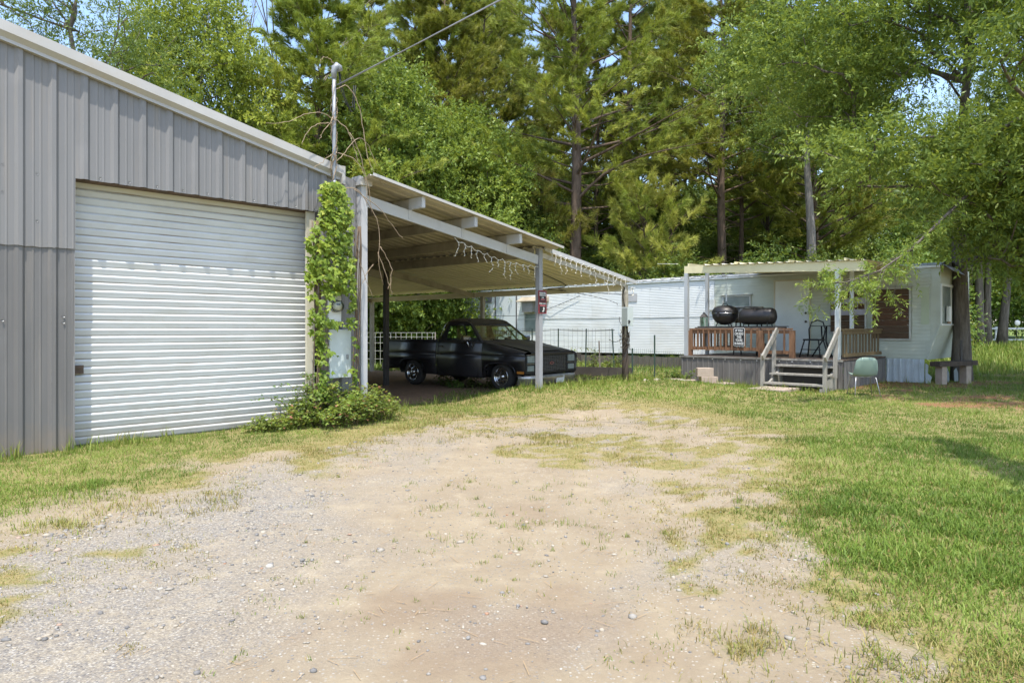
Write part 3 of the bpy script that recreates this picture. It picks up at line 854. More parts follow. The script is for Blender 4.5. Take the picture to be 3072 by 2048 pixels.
# ------------------------------------------------------------------ loose cables between the pole, carport and trailer
def cable(pts, r, label, mat=None):
    P = [Vector(p) for p in pts]
    out = []
    for i in range(len(P) - 1):
        p0, p1, p2, p3 = P[max(i - 1, 0)], P[i], P[i + 1], P[min(i + 2, len(P) - 1)]
        for j in range(5):
            t = j / 5
            out.append(.5 * ((2 * p1) + (-p0 + p2) * t + (2 * p0 - 5 * p1 + 4 * p2 - p3) * t * t + (-p0 + 3 * p1 - 3 * p2 + p3) * t ** 3))
    out.append(P[-1])
    return tag(MB().tube(out, r, 6).build('cable', mat or M_BLACKW), label, 'cable')
cable([(*gw(9.3, 1.2), 2.80), (*gw(10.2, .8), 2.42), (*gw(10.6, 1.6), 2.36), (*tw(8.7, .3), 2.55)], .010, 'grey cable looping from the carport roof to the trailer wall')
cable([(*gw(10.8, 1.5), 2.38), (*tw(9.5, .15), 2.3), (*tw(9.4, .12), 1.7), (*tw(9.1, .2), 1.25), (*tw(9.0, .8), 1.0), (*gw(11.5, .5), 1.15)], .009, 'thin cable hanging down the trailer wall to the pole')
cable([(*gw(11.42, .0), 2.4), (*gw(11.38, .03), 2.2), (*gw(11.40, -.02), 1.92)], .009, 'short cable from the carport corner down into the fuse box')
cable([(*gw(11.32, -.1), 1.48), (*gw(11.37, -.12), 1.3), (*gw(11.45, -.1), 1.12), (*gw(11.3, -.1), .8), (*gw(11.2, .0), .62)], .013, 'black cable dropping from the bottom of the fuse box')
cable([(*tw(17.6, .05), 1.95), (*tw(16.0, .3), 1.65), (*gw(11.3, 4.8), 1.75), (*tw(13.8, .3), 1.95), (*tw(12.6, .1), 2.2), (*tw(11.2, .06), 2.62)], .009, 'long cable sagging across the trailer wall behind the pickup')
ty = MB()
for i in range(10):
    a0 = random.uniform(0, 6.28); z0 = random.uniform(1.0, 1.35)
    pts = [(math.cos(a0 + j * .7) * (.085 + random.uniform(0, .05)), math.sin(a0 + j * .7) * (.085 + random.uniform(0, .05)), z0 + random.uniform(-.09, .09)) for j in range(7)]
    ty.tube(pts, .006, 5)
tag(ty.build('rope_tangle', pmat('old_rope', (.33, .27, .2), (.22, .18, .13), 8, .9), None, (px, py, 0)), 'tangle of old cord wound round the timber pole', 'rope')

# ------------------------------------------------------------------ parking sign on the middle carport post
M_MAROON = pmat('sign_red', (.23, .035, .045), (.19, .03, .04), 3, .4)
M_SBLACK = pmat('sign_black', (.02, .02, .022), (.028, .028, .03), 3, .4)
M_SWHITE = pmat('sign_white', (.72, .72, .70), (.62, .63, .61), 3, .5)
M_SPINK = pmat('sign_pink', (.52, .15, .17), (.45, .13, .15), 3, .5)
sg = thing('parking_sign', 'narrow red and black parking sign with a number 3 on the middle carport post', 'sign', (*gw(8.345, -.06), 0), GA)
MB().box(-.125, .125, -.006, .004, 1.72, 2.19).build('board', M_MAROON, sg)
MB().box(-.095, .095, -.0085, -.0062, 1.97, 2.165).box(-.095, .095, -.0085, -.0062, 1.745, 1.955).build('field', M_SBLACK, sg)
def gtext(body, size, x, z, mat, bold=.0, shear=0.):
    text_mesh('lettering', body, size, mat, sg, frame_M((1, 0, 0), (0, 0, 1), (x, -.0095, z)), bold, shear, .0008)
gtext('RESERVED', .046, 0, 2.135, M_SWHITE, .001)
gtext('PARKING', .048, 0, 2.093, M_SWHITE, .001)
gtext('FOR', .036, 0, 2.045, M_SWHITE, .001)
gtext('FANS ONLY', .040, 0, 1.926, M_SWHITE, .001)
gtext('3', .125, .01, 1.80, M_SWHITE, .004, .3)
MB().prism([(-.085, 1.885), (-.06, 1.905), (-.06, 1.896), (.06, 1.896), (.06, 1.905), (.085, 1.885), (.06, 1.865), (.06, 1.874), (-.06, 1.874), (-.06, 1.865)], lambda a, b, d: (a, d, b), -.0098, -.0086).build('arrow', M_SPINK, sg)
MB().box(-.06, .06, -.0098, -.0086, 1.998, 2.018).build('red_line', M_SPINK, sg)

# ------------------------------------------------------------------ icicle string lights along the front beams
M_LWIRE = pmat('white_light_cord', (.72, .70, .64), (.6, .57, .5), 5, .5)
def icicles(s0, s1, zf, label, n, toff):
    th = thing('string_lights', label, 'string lights', (*gw(s0, 0), 0), GA)
    top = [((s1 - s0) * i / (n * 3), toff + random.uniform(-.01, .01), zf(s0 + (s1 - s0) * i / (n * 3)) - abs(math.sin(i * .9)) * .05) for i in range(n * 3 + 1)]
    MB().tube(top, .006, 5).build('main_cord', M_LWIRE, th)
    for i in range(n):
        x, y, z = top[i * 3 + 1]
        L = random.choice((.14, .22, .3, .38)) * random.uniform(.8, 1.1)
        m = max(3, int(L / .06)); b = MB(); pts = [(x, y, z)]
        for j in range(1, m + 1):
            pts.append((x + random.uniform(-.035, .035) + .02 * math.sin(j * 1.3 + i), y + random.uniform(-.015, .015), z - L * j / m))
        b.tube(pts, .0055, 5)
        for q in pts[1:]:
            b.tube([q, (q[0] + random.choice((-1, 1)) * .028, q[1], q[2] - .016)], [.008, .005], 5)
        b.build('drop', M_LWIRE, th)
icicles(5.95, 8.25, lambda s: BZ(s) - .12 - .10 * math.sin((s - 5.95) / 2.3 * 3.14), 'white icicle light string sagging under the long carport beam', 13, -.04)
icicles(8.5, 11.4, lambda s: 3.01 - .155 * (s - 8.5), 'white icicle light string hooked along the low carport edge', 17, -.10)
# ------------------------------------------------------------------ black pickup (x forward from the rear axle, y left, z up)
def m_paint():
    t = NT('faded_black_paint')
    v = t.coords((1, 1, 1), False)
    ge = t.n('ShaderNodeNewGeometry'); sx = t.n('ShaderNodeSeparateXYZ'); t.l(ge.outputs['Normal'], sx.inputs[0])
    dust = t.math('MULTIPLY', t.ramp(sx.outputs[2], [(.55, 0.), (.95, 1.)]), t.ramp(t.noise(v, 3, 6), [(.3, .35), (.7, .9)]))
    col = t.mix(t.ramp(t.noise(v, 2.2), [(.3, 0.), (.7, 1.)]), (.016, .016, .019), (.024, .023, .026))
    col = t.mix(dust, col, (.11, .10, .092))       # dust lies on the upward faces
    return t.done(t.bsdf(col, t.math('ADD', .34, t.math('MULTIPLY', dust, .4)), 0., .45, None, .1))
M_PAINT = m_paint()
M_CHROME = pmat('dull_chrome', (.55, .55, .56), (.42, .42, .42), 5, .22, 1., .02, 20, .5, (1, 1, 1), (.2, .17, .14), 5, .5, .8, .4)
M_BUMP = pmat('tarnished_bumper', (.55, .55, .53), (.38, .37, .35), 4, .35, .8, .04, 20, .5, (1, 1, 1), (.12, .1, .075), 3, .4, .75, .8)
M_RUBBER = pmat('tyre_rubber', (.028, .027, .026), (.05, .046, .042), 4, .85, 0., .1, 40)
M_TRIMB = pmat('black_trim', (.012, .012, .012), (.02, .02, .02), 5, .5)
M_AMBER = pmat('amber_lens', (.55, .24, .05), (.5, .2, .04), 5, .25)
M_LENS = pmat('headlamp_glass', (.33, .38, .36), (.22, .26, .25), 14, .15, .3)
M_SEAT = pmat('seat_vinyl', (.06, .055, .05), (.04, .038, .035), 5, .7)
M_CARGLASS = m_glass('car_glass', (.74, .84, .79), .03, .93)

truck = thing('pickup_truck', 'old black single-cab pickup parked under the carport', 'pickup truck', (-1.935, 18.51, 0), R(-40.2))
def YF(z):
    return .985 - .05 * max(0, (z - .74) / .38) ** 2 - .065 * max(0, (.74 - z) / .46) ** 2 - (.012 if abs(z - .80) < .012 else 0)
def arch(cx, top, half, z0, n=12):
    """wheel opening from front to rear along the bottom edge"""
    pts = []
    for i in range(n + 1):
        a = math.pi * i / n
        ca, sa = math.cos(a), math.sin(a)
        e = .62
        pts.append((cx + half * math.copysign(abs(ca) ** e, ca), z0 + (top - z0) * abs(sa) ** e))
    return pts
def side_panel(outline, name, mat, sgn, zl, yoff=0.):
    bm = bmesh.new()
    f = bm.faces.new([bm.verts.new((x, 0, z)) for x, z in outline])
    for z in zl:
        bmesh.ops.bisect_plane(bm, geom=bm.verts[:] + bm.edges[:] + bm.faces[:], plane_co=(0, 0, z), plane_no=(0, 0, 1))
    bmesh.ops.triangulate(bm, faces=[f for f in bm.faces if len(f.verts) > 4])
    for v in bm.verts:
        v.co.y = sgn * (YF(v.co.z) + yoff)
    bmesh.ops.recalc_face_normals(bm, faces=bm.faces)
    me = bpy.data.meshes.new(name); bm.to_mesh(me); bm.free()
    me.materials.append(mat)
    me.polygons.foreach_set('use_smooth', [True] * len(me.polygons))
    o = place(name, me, truck)
    sm = o.modifiers.new('thick', 'SOLIDIFY'); sm.thickness = .02; sm.offset = 0
    return o
ZL = [.32, .4, .5, .6, .7, .785, .8, .815, .9, 1.0, 1.06]
for sg_ in (-1, 1):
    bed = side_panel([(-1.06, .42), (-.47, .42)] + arch(0, .66, .44, .36)[::-1] + [(.47, .30), (.905, .30), (.905, 1.125), (-1.06, 1.125)], 'bed_side', M_PAINT, sg_, ZL)
    MB().tube([(-1.06, sg_ * .945, 1.13), (.9, sg_ * .945, 1.13)], .028, 8).build('bed_rail', M_PAINT, bed)
    MB().tube([(x, sg_ * (YF(z) + .004), z) for x, z in arch(0, .665, .445, .36, 14)], .016, 6).build('arch_lip', M_PAINT, bed)
    cabside = side_panel([(.935, .30), (1.12, .28), (2.40, .28), (2.44, .30), (2.44, 1.115), (.935, 1.12)], 'door', M_PAINT, sg_, ZL)
    # shut lines of the door
    for pts in ([(1.13, .31), (1.02, .42), (.985, .62), (.985, .9), (1.0, 1.10)], [(2.28, .31), (2.30, .6), (2.30, 1.08)]):
        MB().tube([(x, sg_ * (YF(z) + .0105), z) for x, z in pts], .006, 5).build('shut_line', M_TRIMB, cabside)
    hd = MB().bar((1.04, sg_ * .985, .99), (1.17, sg_ * .985, .99), .03, .025).build('handle', M_CHROME, cabside)
    MB().tube([(1.10, sg_ * .985, .80), (1.10, sg_ * 1.0, .80)], .012, 8).build('lock', M_CHROME, cabside)
    fen = side_panel([(2.45, .30), (2.53, .30)] + arch(2.985, .63, .45, .33)[::-1] + [(3.46, .33), (3.66, .36), (3.735, .42), (3.745, .80), (3.70, .868), (3.2, .965), (2.7, 1.06), (2.45, 1.105)], 'front_fender', M_PAINT, sg_, ZL)
    MB().tube([(x, sg_ * (YF(z) + .004), z) for x, z in arch(2.985, .635, .455, .33, 14)], .017, 6).build('arch_lip', M_PAINT, fen)
    MB().box(3.50, 3.70, sg_ * .972 - .008, sg_ * .972 + .008, .415, .47).build('side_marker', M_AMBER, fen)
    # fender top between hood and side skin
    rows = []
    for x in np.linspace(2.45, 3.70, 8):
        zt = 1.105 - (x - 2.45) * .19
        rows.append([(x, sg_ * y, zt + dz) for y, dz in ((.945, -.005), (.93, .014), (.89, .024), (.80, .024), (.76, .012))])
    MB().strip(rows, True).build('fender_top', M_PAINT, fen)
    # west-coast mirror
    mi = MB().tube([(2.02, sg_ * 1.13, 1.115), (2.02, sg_ * 1.13, 1.215)], .001, 4).build('mirror', M_CHROME, truck)
    b = MB()
    b.prism([(-.045, 0), (-.02, .055), (.03, .06), (.05, .03), (.05, -.03), (.03, -.06), (-.02, -.055)], lambda a, c, d: (2.06 + a, d, 1.19 + c), sg_ * 1.0, sg_ * 1.235)
    b.build('mirror_head', M_CHROME, mi)
    MB().tube([(2.07, sg_ * .97, .97), (2.07, sg_ * 1.02, 1.0), (2.07, sg_ * 1.08, 1.13)], .014, 6).build('mirror_arm', M_CHROME, mi)
    MB().prism([(2.12, 1.09), (2.22, 1.09), (2.15, .94)], lambda a, c, d: (a, d, c), sg_ * .972, sg_ * .984).build('mirror_plate', M_CHROME, mi)

# hood with raised centre
rows = []
for x in np.linspace(2.44, 3.735, 12):
    u = (x - 2.44) / 1.295
    base = 1.118 - u * .205 - .03 * max(0, (u - .9) / .1) ** 2
    rows.append([(x, y, base + .022 * math.cos(y / .76 * 1.45) + .022 * (1 - min(1, max(0, (abs(y) - .30 - .10 * (1 - u)) / .05)))) for y in np.linspace(-.755, .755, 31)])
hood = MB().strip(rows, True).build('hood', M_PAINT, truck)
MB().strip([[(3.735, y, .905) for y in np.linspace(-.75, .75, 9)], [(3.75, y, .86) for y in np.linspace(-.78, .78, 9)], [(3.735, y, .83) for y in np.linspace(-.78, .78, 9)]], True).build('hood_lip', M_PAINT, hood)
# cowl with leaf litter look
MB().box(2.40, 2.48, -.74, .74, 1.06, 1.12).build('cowl', M_TRIMB, truck)
for y in (-.1, .42):
    MB().tube([(2.47, y, 1.125), (2.40, y - .25, 1.155), (2.37, y - .5, 1.18)], .008, 5).build('wiper', M_TRIMB, truck)

# cab greenhouse: rings from belt to roof
LV = [(1.10, .93, 2.44, .945), (1.145, .945, 2.405, .925), (1.50, 1.03, 1.975, .765), (1.555, 1.05, 1.905, .735), (1.61, 1.075, 1.83, .705), (1.65, 1.13, 1.74, .64), (1.672, 1.25, 1.58, .50)]
FR = [-1, -.93, -.5, 0, .5, .93, 1]; SD = [.0, .03, .17, .45, .70, .725, .94, .97, 1.]
def ring(z, xr, xf, w):
    pts = []
    bow = .06
    for g in FR: pts.append((xf - .05 * abs(g) ** 2 + .0, g * w * .965, z))        # windshield, right (-) to left (+)
    for f in SD[::-1][1:-1]: pts.append((xr + (xf - .05 - xr) * f, w * (1 - .03 * abs(2 * f - 1) ** 6), z))
    for g in FR[::-1]: pts.append((xr + .03 * abs(g) ** 3, g * w * .965, z))
    for f in SD[1:-1]: pts.append((xr + (xf - .05 - xr) * f, -w * (1 - .03 * abs(2 * f - 1) ** 6), z))
    return pts
rings = [ring(*l) for l in LV]
N = len(rings[0])
nf, ns = len(FR), len(SD) - 2
shell = MB(); glass = {'windshield': MB(), 'rear_window': MB(), 'side_window': MB(), 'side_window_b': MB()}
vs = [p for r_ in rings for p in r_]
fs = []
for i in range(len(rings) - 1):
    for k in range(N):
        k2 = (k + 1) % N
        q = (i * N + k, i * N + k2, (i + 1) * N + k2, (i + 1) * N + k)
        if i == 1:
            if 1 <= k <= 4:
                glass['windshield'].add([vs[j] for j in q], [(0, 1, 2, 3)], True); continue
            a = k - nf                       # left side runs front to rear
            if a in (1, 3, 4) or a == 0 and False:
                glass['side_window_b'].add([vs[j] for j in q], [(0, 1, 2, 3)], True); continue
            b_ = k - (nf + ns)
            if 1 <= b_ <= 4:
                glass['rear_window'].add([vs[j] for j in q], [(0, 1, 2, 3)], True); continue
            c_ = k - (2 * nf + ns)
            if c_ in (1, 2, 4):
                glass['side_window'].add([vs[j] for j in q], [(0, 1, 2, 3)], True); continue
        fs.append(q)
fs.append(tuple(range((len(rings) - 1) * N, len(rings) * N)))
cab = MB().add(vs, fs, True).build('cab_roof', M_PAINT, truck)
sm = cab.modifiers.new('thick', 'SOLIDIFY'); sm.thickness = .035; sm.offset = -1
for k, g in glass.items():
    g.build(k.replace('_b', ''), M_CARGLASS, truck)
MB().tube([(.975, -.925, 1.12), (1.03, -.79, 1.49), (1.09, -.725, 1.585), (1.4, -.70, 1.615), (1.72, -.70, 1.60), (1.90, -.735, 1.53)], .010, 6).build('drip_rail', M_CHROME, cab)
MB().box(.93, .97, -.88, .88, .3, 1.12).build('cab_back', M_PAINT, truck)
MB().box(1.0, 2.42, -.9, .9, .28, .36).build('cab_floor', M_TRIMB, truck)
MB().box(1.02, 1.22, -.72, .72, .5, 1.19).box(1.02, 1.55, -.72, .72, .36, .68).build('bench_seat', M_SEAT, truck)
MB().box(2.12, 2.42, -.78, .78, .75, 1.10).build('dashboard', M_TRIMB, truck)
st = MB()
ca = Vector((1.93, .38, 1.08)); ax = Vector((.82, 0, .57)).normalized(); e1 = Vector((0, 1, 0)); e2 = ax.cross(e1)
st.tube([ca + (e1 * math.cos(a) + e2 * math.sin(a)) * .195 for a in np.linspace(0, 2 * math.pi, 21)], .013, 6)
st.bar(ca - e1 * .19, ca + e1 * .19, .03, .015).tube([ca, ca + Vector((.3, 0, -.25))], .025, 6)
st.build('steering_wheel', M_TRIMB, truck)
# sticker on the far side window, seen from behind
text_mesh('window_decal', 'TZJMZT', .17, M_TRIMB, truck, frame_M((1, 0, 0), (0, 0.02, 1), (1.58, .835, 1.31)), .004, 0, .001)
# small dark toy on the dashboard
orn = MB()
for c, r_ in (((2.24, .13, 1.16), .055), ((2.27, .20, 1.20), .045), ((2.23, .22, 1.13), .035)):
    orn.lathe([(0, -r_), (r_ * .7, -r_ * .7), (r_, 0), (r_ * .7, r_ * .7), (0, r_)], 10, Matrix.Translation(c))
tag(orn.build('dashboard_toy', M_TRIMB, None, (-1.935, 18.51, 0), (0, 0, R(-40.2))), 'small dark plush toy on the pickup dashboard', 'toy')
# bed interior, tailgate, underbody
MB().box(-1.0, .88, -.86, .86, .55, .62).build('bed_floor', M_TRIMB, truck)
MB().box(.87, .9, -.9, .9, .6, 1.12).build('bed_front', M_PAINT, truck)
MB().box(-1.08, -1.03, -.9, .9, .5, 1.12).build('tailgate', M_PAINT, truck)
MB().box(-1.22, -1.1, -.92, .92, .36, .52).build('rear_bumper', M_BUMP, truck)
MB().box(-1.0, 3.5, -.45, .45, .26, .42).build('chassis', M_TRIMB, truck)
for cx in (0, 2.985):
    for s_ in (-1, 1):
        MB().prism([(cx - .44, .35), (cx - .40, .66), (cx + .40, .66), (cx + .44, .35), (cx + .41, .35), (cx + .37, .63), (cx - .37, .63), (cx - .41, .35)], lambda a, c, d: (a, d, c), s_ * .5, s_ * .93).build('wheel_housing', M_TRIMB, truck)
# front: grille, lamps, bumper, plate
MB().box(3.66, 3.70, -.90, .90, .40, .84).build('radiator_panel', M_TRIMB, truck)
gr = MB().box(3.705, 3.73, -.60, .60, .815, .835).box(3.705, 3.73, -.60, .60, .425, .445).box(3.705, 3.73, -.60, -.585, .445, .815).box(3.705, 3.73, .585, .60, .445, .815).build('grille', M_TRIMB, truck)
M_GBAR = pmat('grille_bar', (.10, .095, .09), (.07, .066, .06), 5, .5)
gb = MB().box(3.704, 3.722, -.585, .585, -.006, .006).mesh('grille_bar', M_GBAR)
for i in range(11):
    place('grille_bar', gb, gr, (0, 0, .472 + i * .0315))
gvb = MB().box(3.703, 3.718, -.004, .004, .445, .815).mesh('grille_bar', M_GBAR)
for i in range(15):
    place('grille_bar', gvb, gr, (0, -.525 + i * .075, 0))
M_EMB = pmat('emblem_red', (.30, .10, .085), (.22, .09, .08), 4, .4)
em = MB()
q = [(-.085, .012), (-.03, .012), (-.03, .032), (.03, .032), (.03, .012), (.085, .012), (.07, -.018), (.03, -.018), (.03, -.032), (-.03, -.032), (-.03, -.018), (-.07, -.018)]
em.prism(q, lambda a, c, d: (d, a, .635 + c), 3.725, 3.74)
em.build('emblem', M_EMB, gr)
MB().prism([(a * .62, c * .55) for a, c in q], lambda a, c, d: (d, a, .635 + c), 3.7405, 3.744).build('emblem_core', M_TRIMB, gr)
for s_ in (-1, 1):
    MB().box(3.702, 3.716, s_ * .765 - .155, s_ * .765 + .155, .42, .84).build('lamp_bezel', M_TRIMB, truck)
    hl = MB().prism([(-.125, -.075), (.125, -.075), (.125, .075), (-.125, .075)], lambda a, c, d: (d, s_ * .765 + a, .735 + c), 3.717, 3.738).build('headlight', M_LENS, truck)
    MB().box(3.717, 3.728, s_ * .765 - .145, s_ * .765 + .145, .625, .640).box(3.717, 3.728, s_ * .765 - .145, s_ * .765 + .145, .825, .836).build('lamp_trim', M_CHROME, hl)
    MB().box(3.717, 3.730, s_ * .765 - .115, s_ * .765 + .115, .47, .59).build('turn_signal', M_LENS, truck)
rows = []
for z, dx in ((.16, -.06), (.19, 0.), (.27, .012), (.30, .03), (.34, .03), (.375, 0.), (.38, -.05)):
    rows.append([(3.80 + dx - .28 * max(0, (abs(y) - .80) / .20) ** 2 - .03 * abs(y), y, z - .0) for y in (-.99, -.96, -.9, -.82, -.6, -.3, 0, .3, .6, .82, .9, .96, .99)])
MB().strip(rows, True).build('front_bumper', M_BUMP, truck)
MB().box(3.815, 3.82, .06, .37, .185, .345).build('license_plate', pmat('plate_white', (.62, .64, .64), (.5, .52, .53), 12, .4), truck)
MB().box(3.5, 3.75, -.7, .7, .2, .36).build('bumper_mount', M_TRIMB, truck)
# wheels
RY = Matrix.Rotation(R(90), 4, 'X')
tyre_p = [(.205, -.10), (.25, -.112), (.29, -.108), (.315, -.085), (.325, -.05), (.326, 0), (.325, .05), (.315, .085), (.29, .108), (.25, .112), (.205, .10)]
tyre_m = MB().lathe(tyre_p, 32, RY).mesh('tyre', M_RUBBER)
rim_m = MB().lathe([(.208, -.10), (.214, .112), (.204, .118), (.192, .108), (.182, .06), (.172, .045), (.16, .052), (.10, .075), (.075, .078), (.07, .06), (.055, .06), (.05, .105), (.03, .115), (0, .117)], 32, RY).mesh('rim', M_CHROME)
hole_b = MB()
for i in range(8):
    a = 2 * math.pi * i / 8
    hole_b.lathe([(0, .0705), (.02, .0705), (.026, .064)], 8, RY @ Matrix.Translation((math.cos(a) * .127, math.sin(a) * .127, 0)))
hole_m = hole_b.mesh('rim_holes', M_TRIMB)
for cx in (0., 2.985):
    for s_ in (-1, 1):
        w = place('wheel', tyre_m, truck, (cx, s_ * .82, .325), (0, random.uniform(0, 6), 0 if s_ < 0 else math.pi))
        w.name = 'wheel'
        place('rim', rim_m, w); place('rim_holes', hole_m, w)
# ------------------------------------------------------------------ trailer (k to the left along its long side, n outward)
M_SIDE = pmat('white_aluminium_siding', (.70, .72, .71), (.62, .645, .64), 1.1, .45, 0., .04, 6, .4, (1, 1, 2.5), (.40, .37, .28), .9, .5, .8, .55, (.5, .5, 1.2))
M_SIDE_SHADE = pmat('weathered_siding_shade_tone', (.52, .56, .49), (.45, .49, .425), 1.3, .5, 0., .04, 6, .35, (1, 1, 2.5), (.33, .32, .22), 1.1, .48, .8, .6, (.8, .8, 1.0))  # weathered white with the oak and porch shade put into the colour
M_TROOF = pmat('silver_roof_coat', (.50, .51, .51), (.40, .41, .41), 1.5, .5, .1, .05, 8)
M_BROWN = pmat('brown_board', (.12, .078, .05), (.08, .053, .036), 4, .8, 0., .15, 30, .2, (1, 1, 8))
M_FLAKE = pmat('flaking_board', (.135, .075, .045), (.08, .046, .03), 4, .8, 0., .15, 30, .2, (1, 1, 8), (.58, .57, .55), 2.4, .62, .68, .95, (2, 2, 5))
M_PALEP = pmat('pale_purple_panel', (.44, .43, .52), (.36, .35, .43), 3, .6)
M_FRAME = pmat('aluminium_frame', (.50, .51, .48), (.38, .39, .36), 4, .45, .2, .03, 20, .4, (1, 1, 1), (.2, .19, .15), 4, .5, .8, .5)
M_PANE = pmat('dusty_pane', (.15, .19, .18), (.22, .26, .25), 3, .18, 0., .0, 10, .5)
M_DOORW = pmat('white_door', (.72, .75, .74), (.68, .71, .70), 1.2, .5, 0., .02, 8, .35, (1, 1, 1), (.45, .46, .42), 1, .5, .8, .4)

tr = thing('mobile_home', 'long white ribbed mobile home with a boarded window at its end', 'mobile home', (T0[0], T0[1], 0), TA)
ZB = lambda k: .665 - .008 * k
def siding(k0, k1, z0, z1, pitch, depth, mat, n=0.):
    zs = []
    z = z0
    while z < z1 - 1e-6:
        for a, d in ((0, 0), (.18, .85), (.34, 1), (.62, .6), (.88, .08)):
            if z + a * pitch < z1: zs.append((z + a * pitch, d * depth))
        z += pitch
    zs.append((z1, 0))
    rows = [[(k, n + d + .004 * math.sin(k * 2.3 + z_ * 3), z_ + (ZB(k) - ZB(0)) * (1 - (z_ - z0) / 2.5)) for k in np.linspace(k0, k1, 5)] for z_, d in zs]
    return MB().strip(rows, False).build('siding_panel', mat, tr, fix=False)
# body behind the sheets
MB().prism([(-.225, 3.0), (-.225, 1.52), (.07, .66), (17.72, .53), (17.72, 3.0)], lambda a, b, d: (a, d, b), -2.98, -.012).build('body', M_SIDE_SHADE, tr)
ks = [5.9, 8.25, 10.7, 13.1, 14.44]
for a, b in zip(ks, ks[1:]):
    siding(a, b - .004, 1.80, 2.94, .052, .0055, M_SIDE)
    siding(a, b - .004, .66, 1.79, .052, .0055, M_SIDE)
for a, b in ((15.68, 16.7), (16.7, 17.74)):
    siding(a, b - .004, 1.80, 2.94, .052, .0055, M_SIDE)
    siding(a, b - .004, .66, 1.79, .052, .0055, M_SIDE)
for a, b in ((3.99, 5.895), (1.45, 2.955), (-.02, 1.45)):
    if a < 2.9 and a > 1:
        siding(a, b - .004, 2.46, 2.94, .09, .003, M_SIDE_SHADE); siding(a, b - .004, .66, 1.27, .09, .003, M_SIDE_SHADE); siding(2.46, 2.955, 1.27, 2.46, .09, .003, M_SIDE_SHADE)
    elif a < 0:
        siding(a, b - .004, 2.5, 2.94, .09, .003, M_SIDE_SHADE); siding(.1, b - .004, .66, 1.1, .09, .003, M_SIDE_SHADE); siding(-.0, .40, 1.1, 2.5, .09, .003, M_SIDE_SHADE)
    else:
        siding(a, b - .004, 1.80, 2.94, .09, .003, M_SIDE_SHADE); siding(a, b - .004, .66, 1.79, .09, .003, M_SIDE_SHADE)
siding(2.96, 3.985, 2.83, 2.94, .09, .003, M_SIDE_SHADE)
# long plain panel between dark edge strips at the far end
MB().box(14.5, 15.62, .0, .014, .62, 2.9).build('plain_panel', pmat('pale_blue_panel', (.55, .59, .60), (.52, .56, .57), 1, .5), tr)
for k in (14.46, 15.66):
    MB().box(k - .03, k + .03, .0, .022, .6, 2.95).build('edge_strip', pmat('dark_strip', (.12, .12, .125), (.09, .09, .09), 4, .6), tr)
# belt strip and eave
MB().box(5.9, 14.43, -.001, .016, 1.783, 1.805).build('belt_strip', M_FRAME, tr)
MB().box(-.23, 17.75, -.0, .05, 2.945, 3.0).build('eave_gutter', M_SIDE, tr)
# bowed roof with rib ends standing at the edge
rows = []
for k in np.linspace(-.25, 17.78, 40):
    lift = .085 * sstep(np.array(k), 10.2, 7.5) * 1.0
    rows.append([(k, .06 - 3.1 * j / 8, 3.005 + .07 * math.sin(math.pi * j / 8) + (.06 * float(1 - sstep(np.array(k), 7.8, 10.2)) if j else .0)) for j in range(9)])
roof = MB().strip(rows, True).build('roof', M_TROOF, tr)
rb = MB().tube([(0, .10, 3.05), (0, -.4, 3.09), (0, -.9, 3.12)], .022, 6).mesh('roof_rib', M_TROOF)
for i in range(18):
    place('roof_rib', rb, roof, (5.6 + i * .36, 0, .0 - .045 * float(sstep(np.array(5.6 + i * .36), 7.8, 10.2))))
# nose: slanted lower end, bay window, torn roof corner
MB().prism([(-.235, 1.49), (-.225, 1.55), (.075, .67), (.06, .64)], lambda a, b, d: (a, d, b), -2.9, .012).build('nose_edge', M_SIDE_SHADE, tr)
nose = MB().box(-.262, -.23, -2.4, -.02, 1.5, 1.54).build('bay_sill', M_SIDE, tr)
MB().box(-.255, -.228, -.06, .0, 1.54, 2.48).box(-.255, -.228, -.98, -.90, 1.54, 2.48).box(-.255, -.228, -2.4, -2.34, 1.54, 2.48).box(-.258, -.228, -2.4, 0, 2.48, 2.54).build('bay_frame', M_SIDE, nose)
MB().box(-.24, -.229, -.9, -.06, 1.54, 2.48).box(-.24, -.229, -2.34, -.98, 1.54, 2.48).build('bay_pane', M_PANE, nose)
MB().box(-.33, -.262, -.62, -.42, 1.60, 1.98).build('window_fan', M_WHITE, nose)
MB().box(-.25, -.241, -.9, -.62, 1.55, 1.78).build('cardboard', pmat('cardboard', (.30, .2, .12), (.25, .17, .1), 4, .8), nose)
MB().box(.02, .20, .001, .011, 1.53, 2.46).build('corner_panel', pmat('greenish_panel', (.46, .52, .38), (.40, .46, .34), 2, .6), tr)
fl_ = MB().strip([[(-.14, .04, 3.03), (-.14, -.5, 3.05), (-.14, -1.3, 3.07)], [(-.36, .07, 2.98), (-.37, -.5, 2.97), (-.36, -1.3, 2.96)], [(-.50, .0, 2.84), (-.55, -.5, 2.8), (-.5, -1.3, 2.8)]]).build('torn_roof_corner', pmat('bluish_tin', (.44, .46, .55), (.36, .38, .45), 4, .4, .3), tr)
fl_.modifiers.new('t', 'SOLIDIFY').thickness = .006
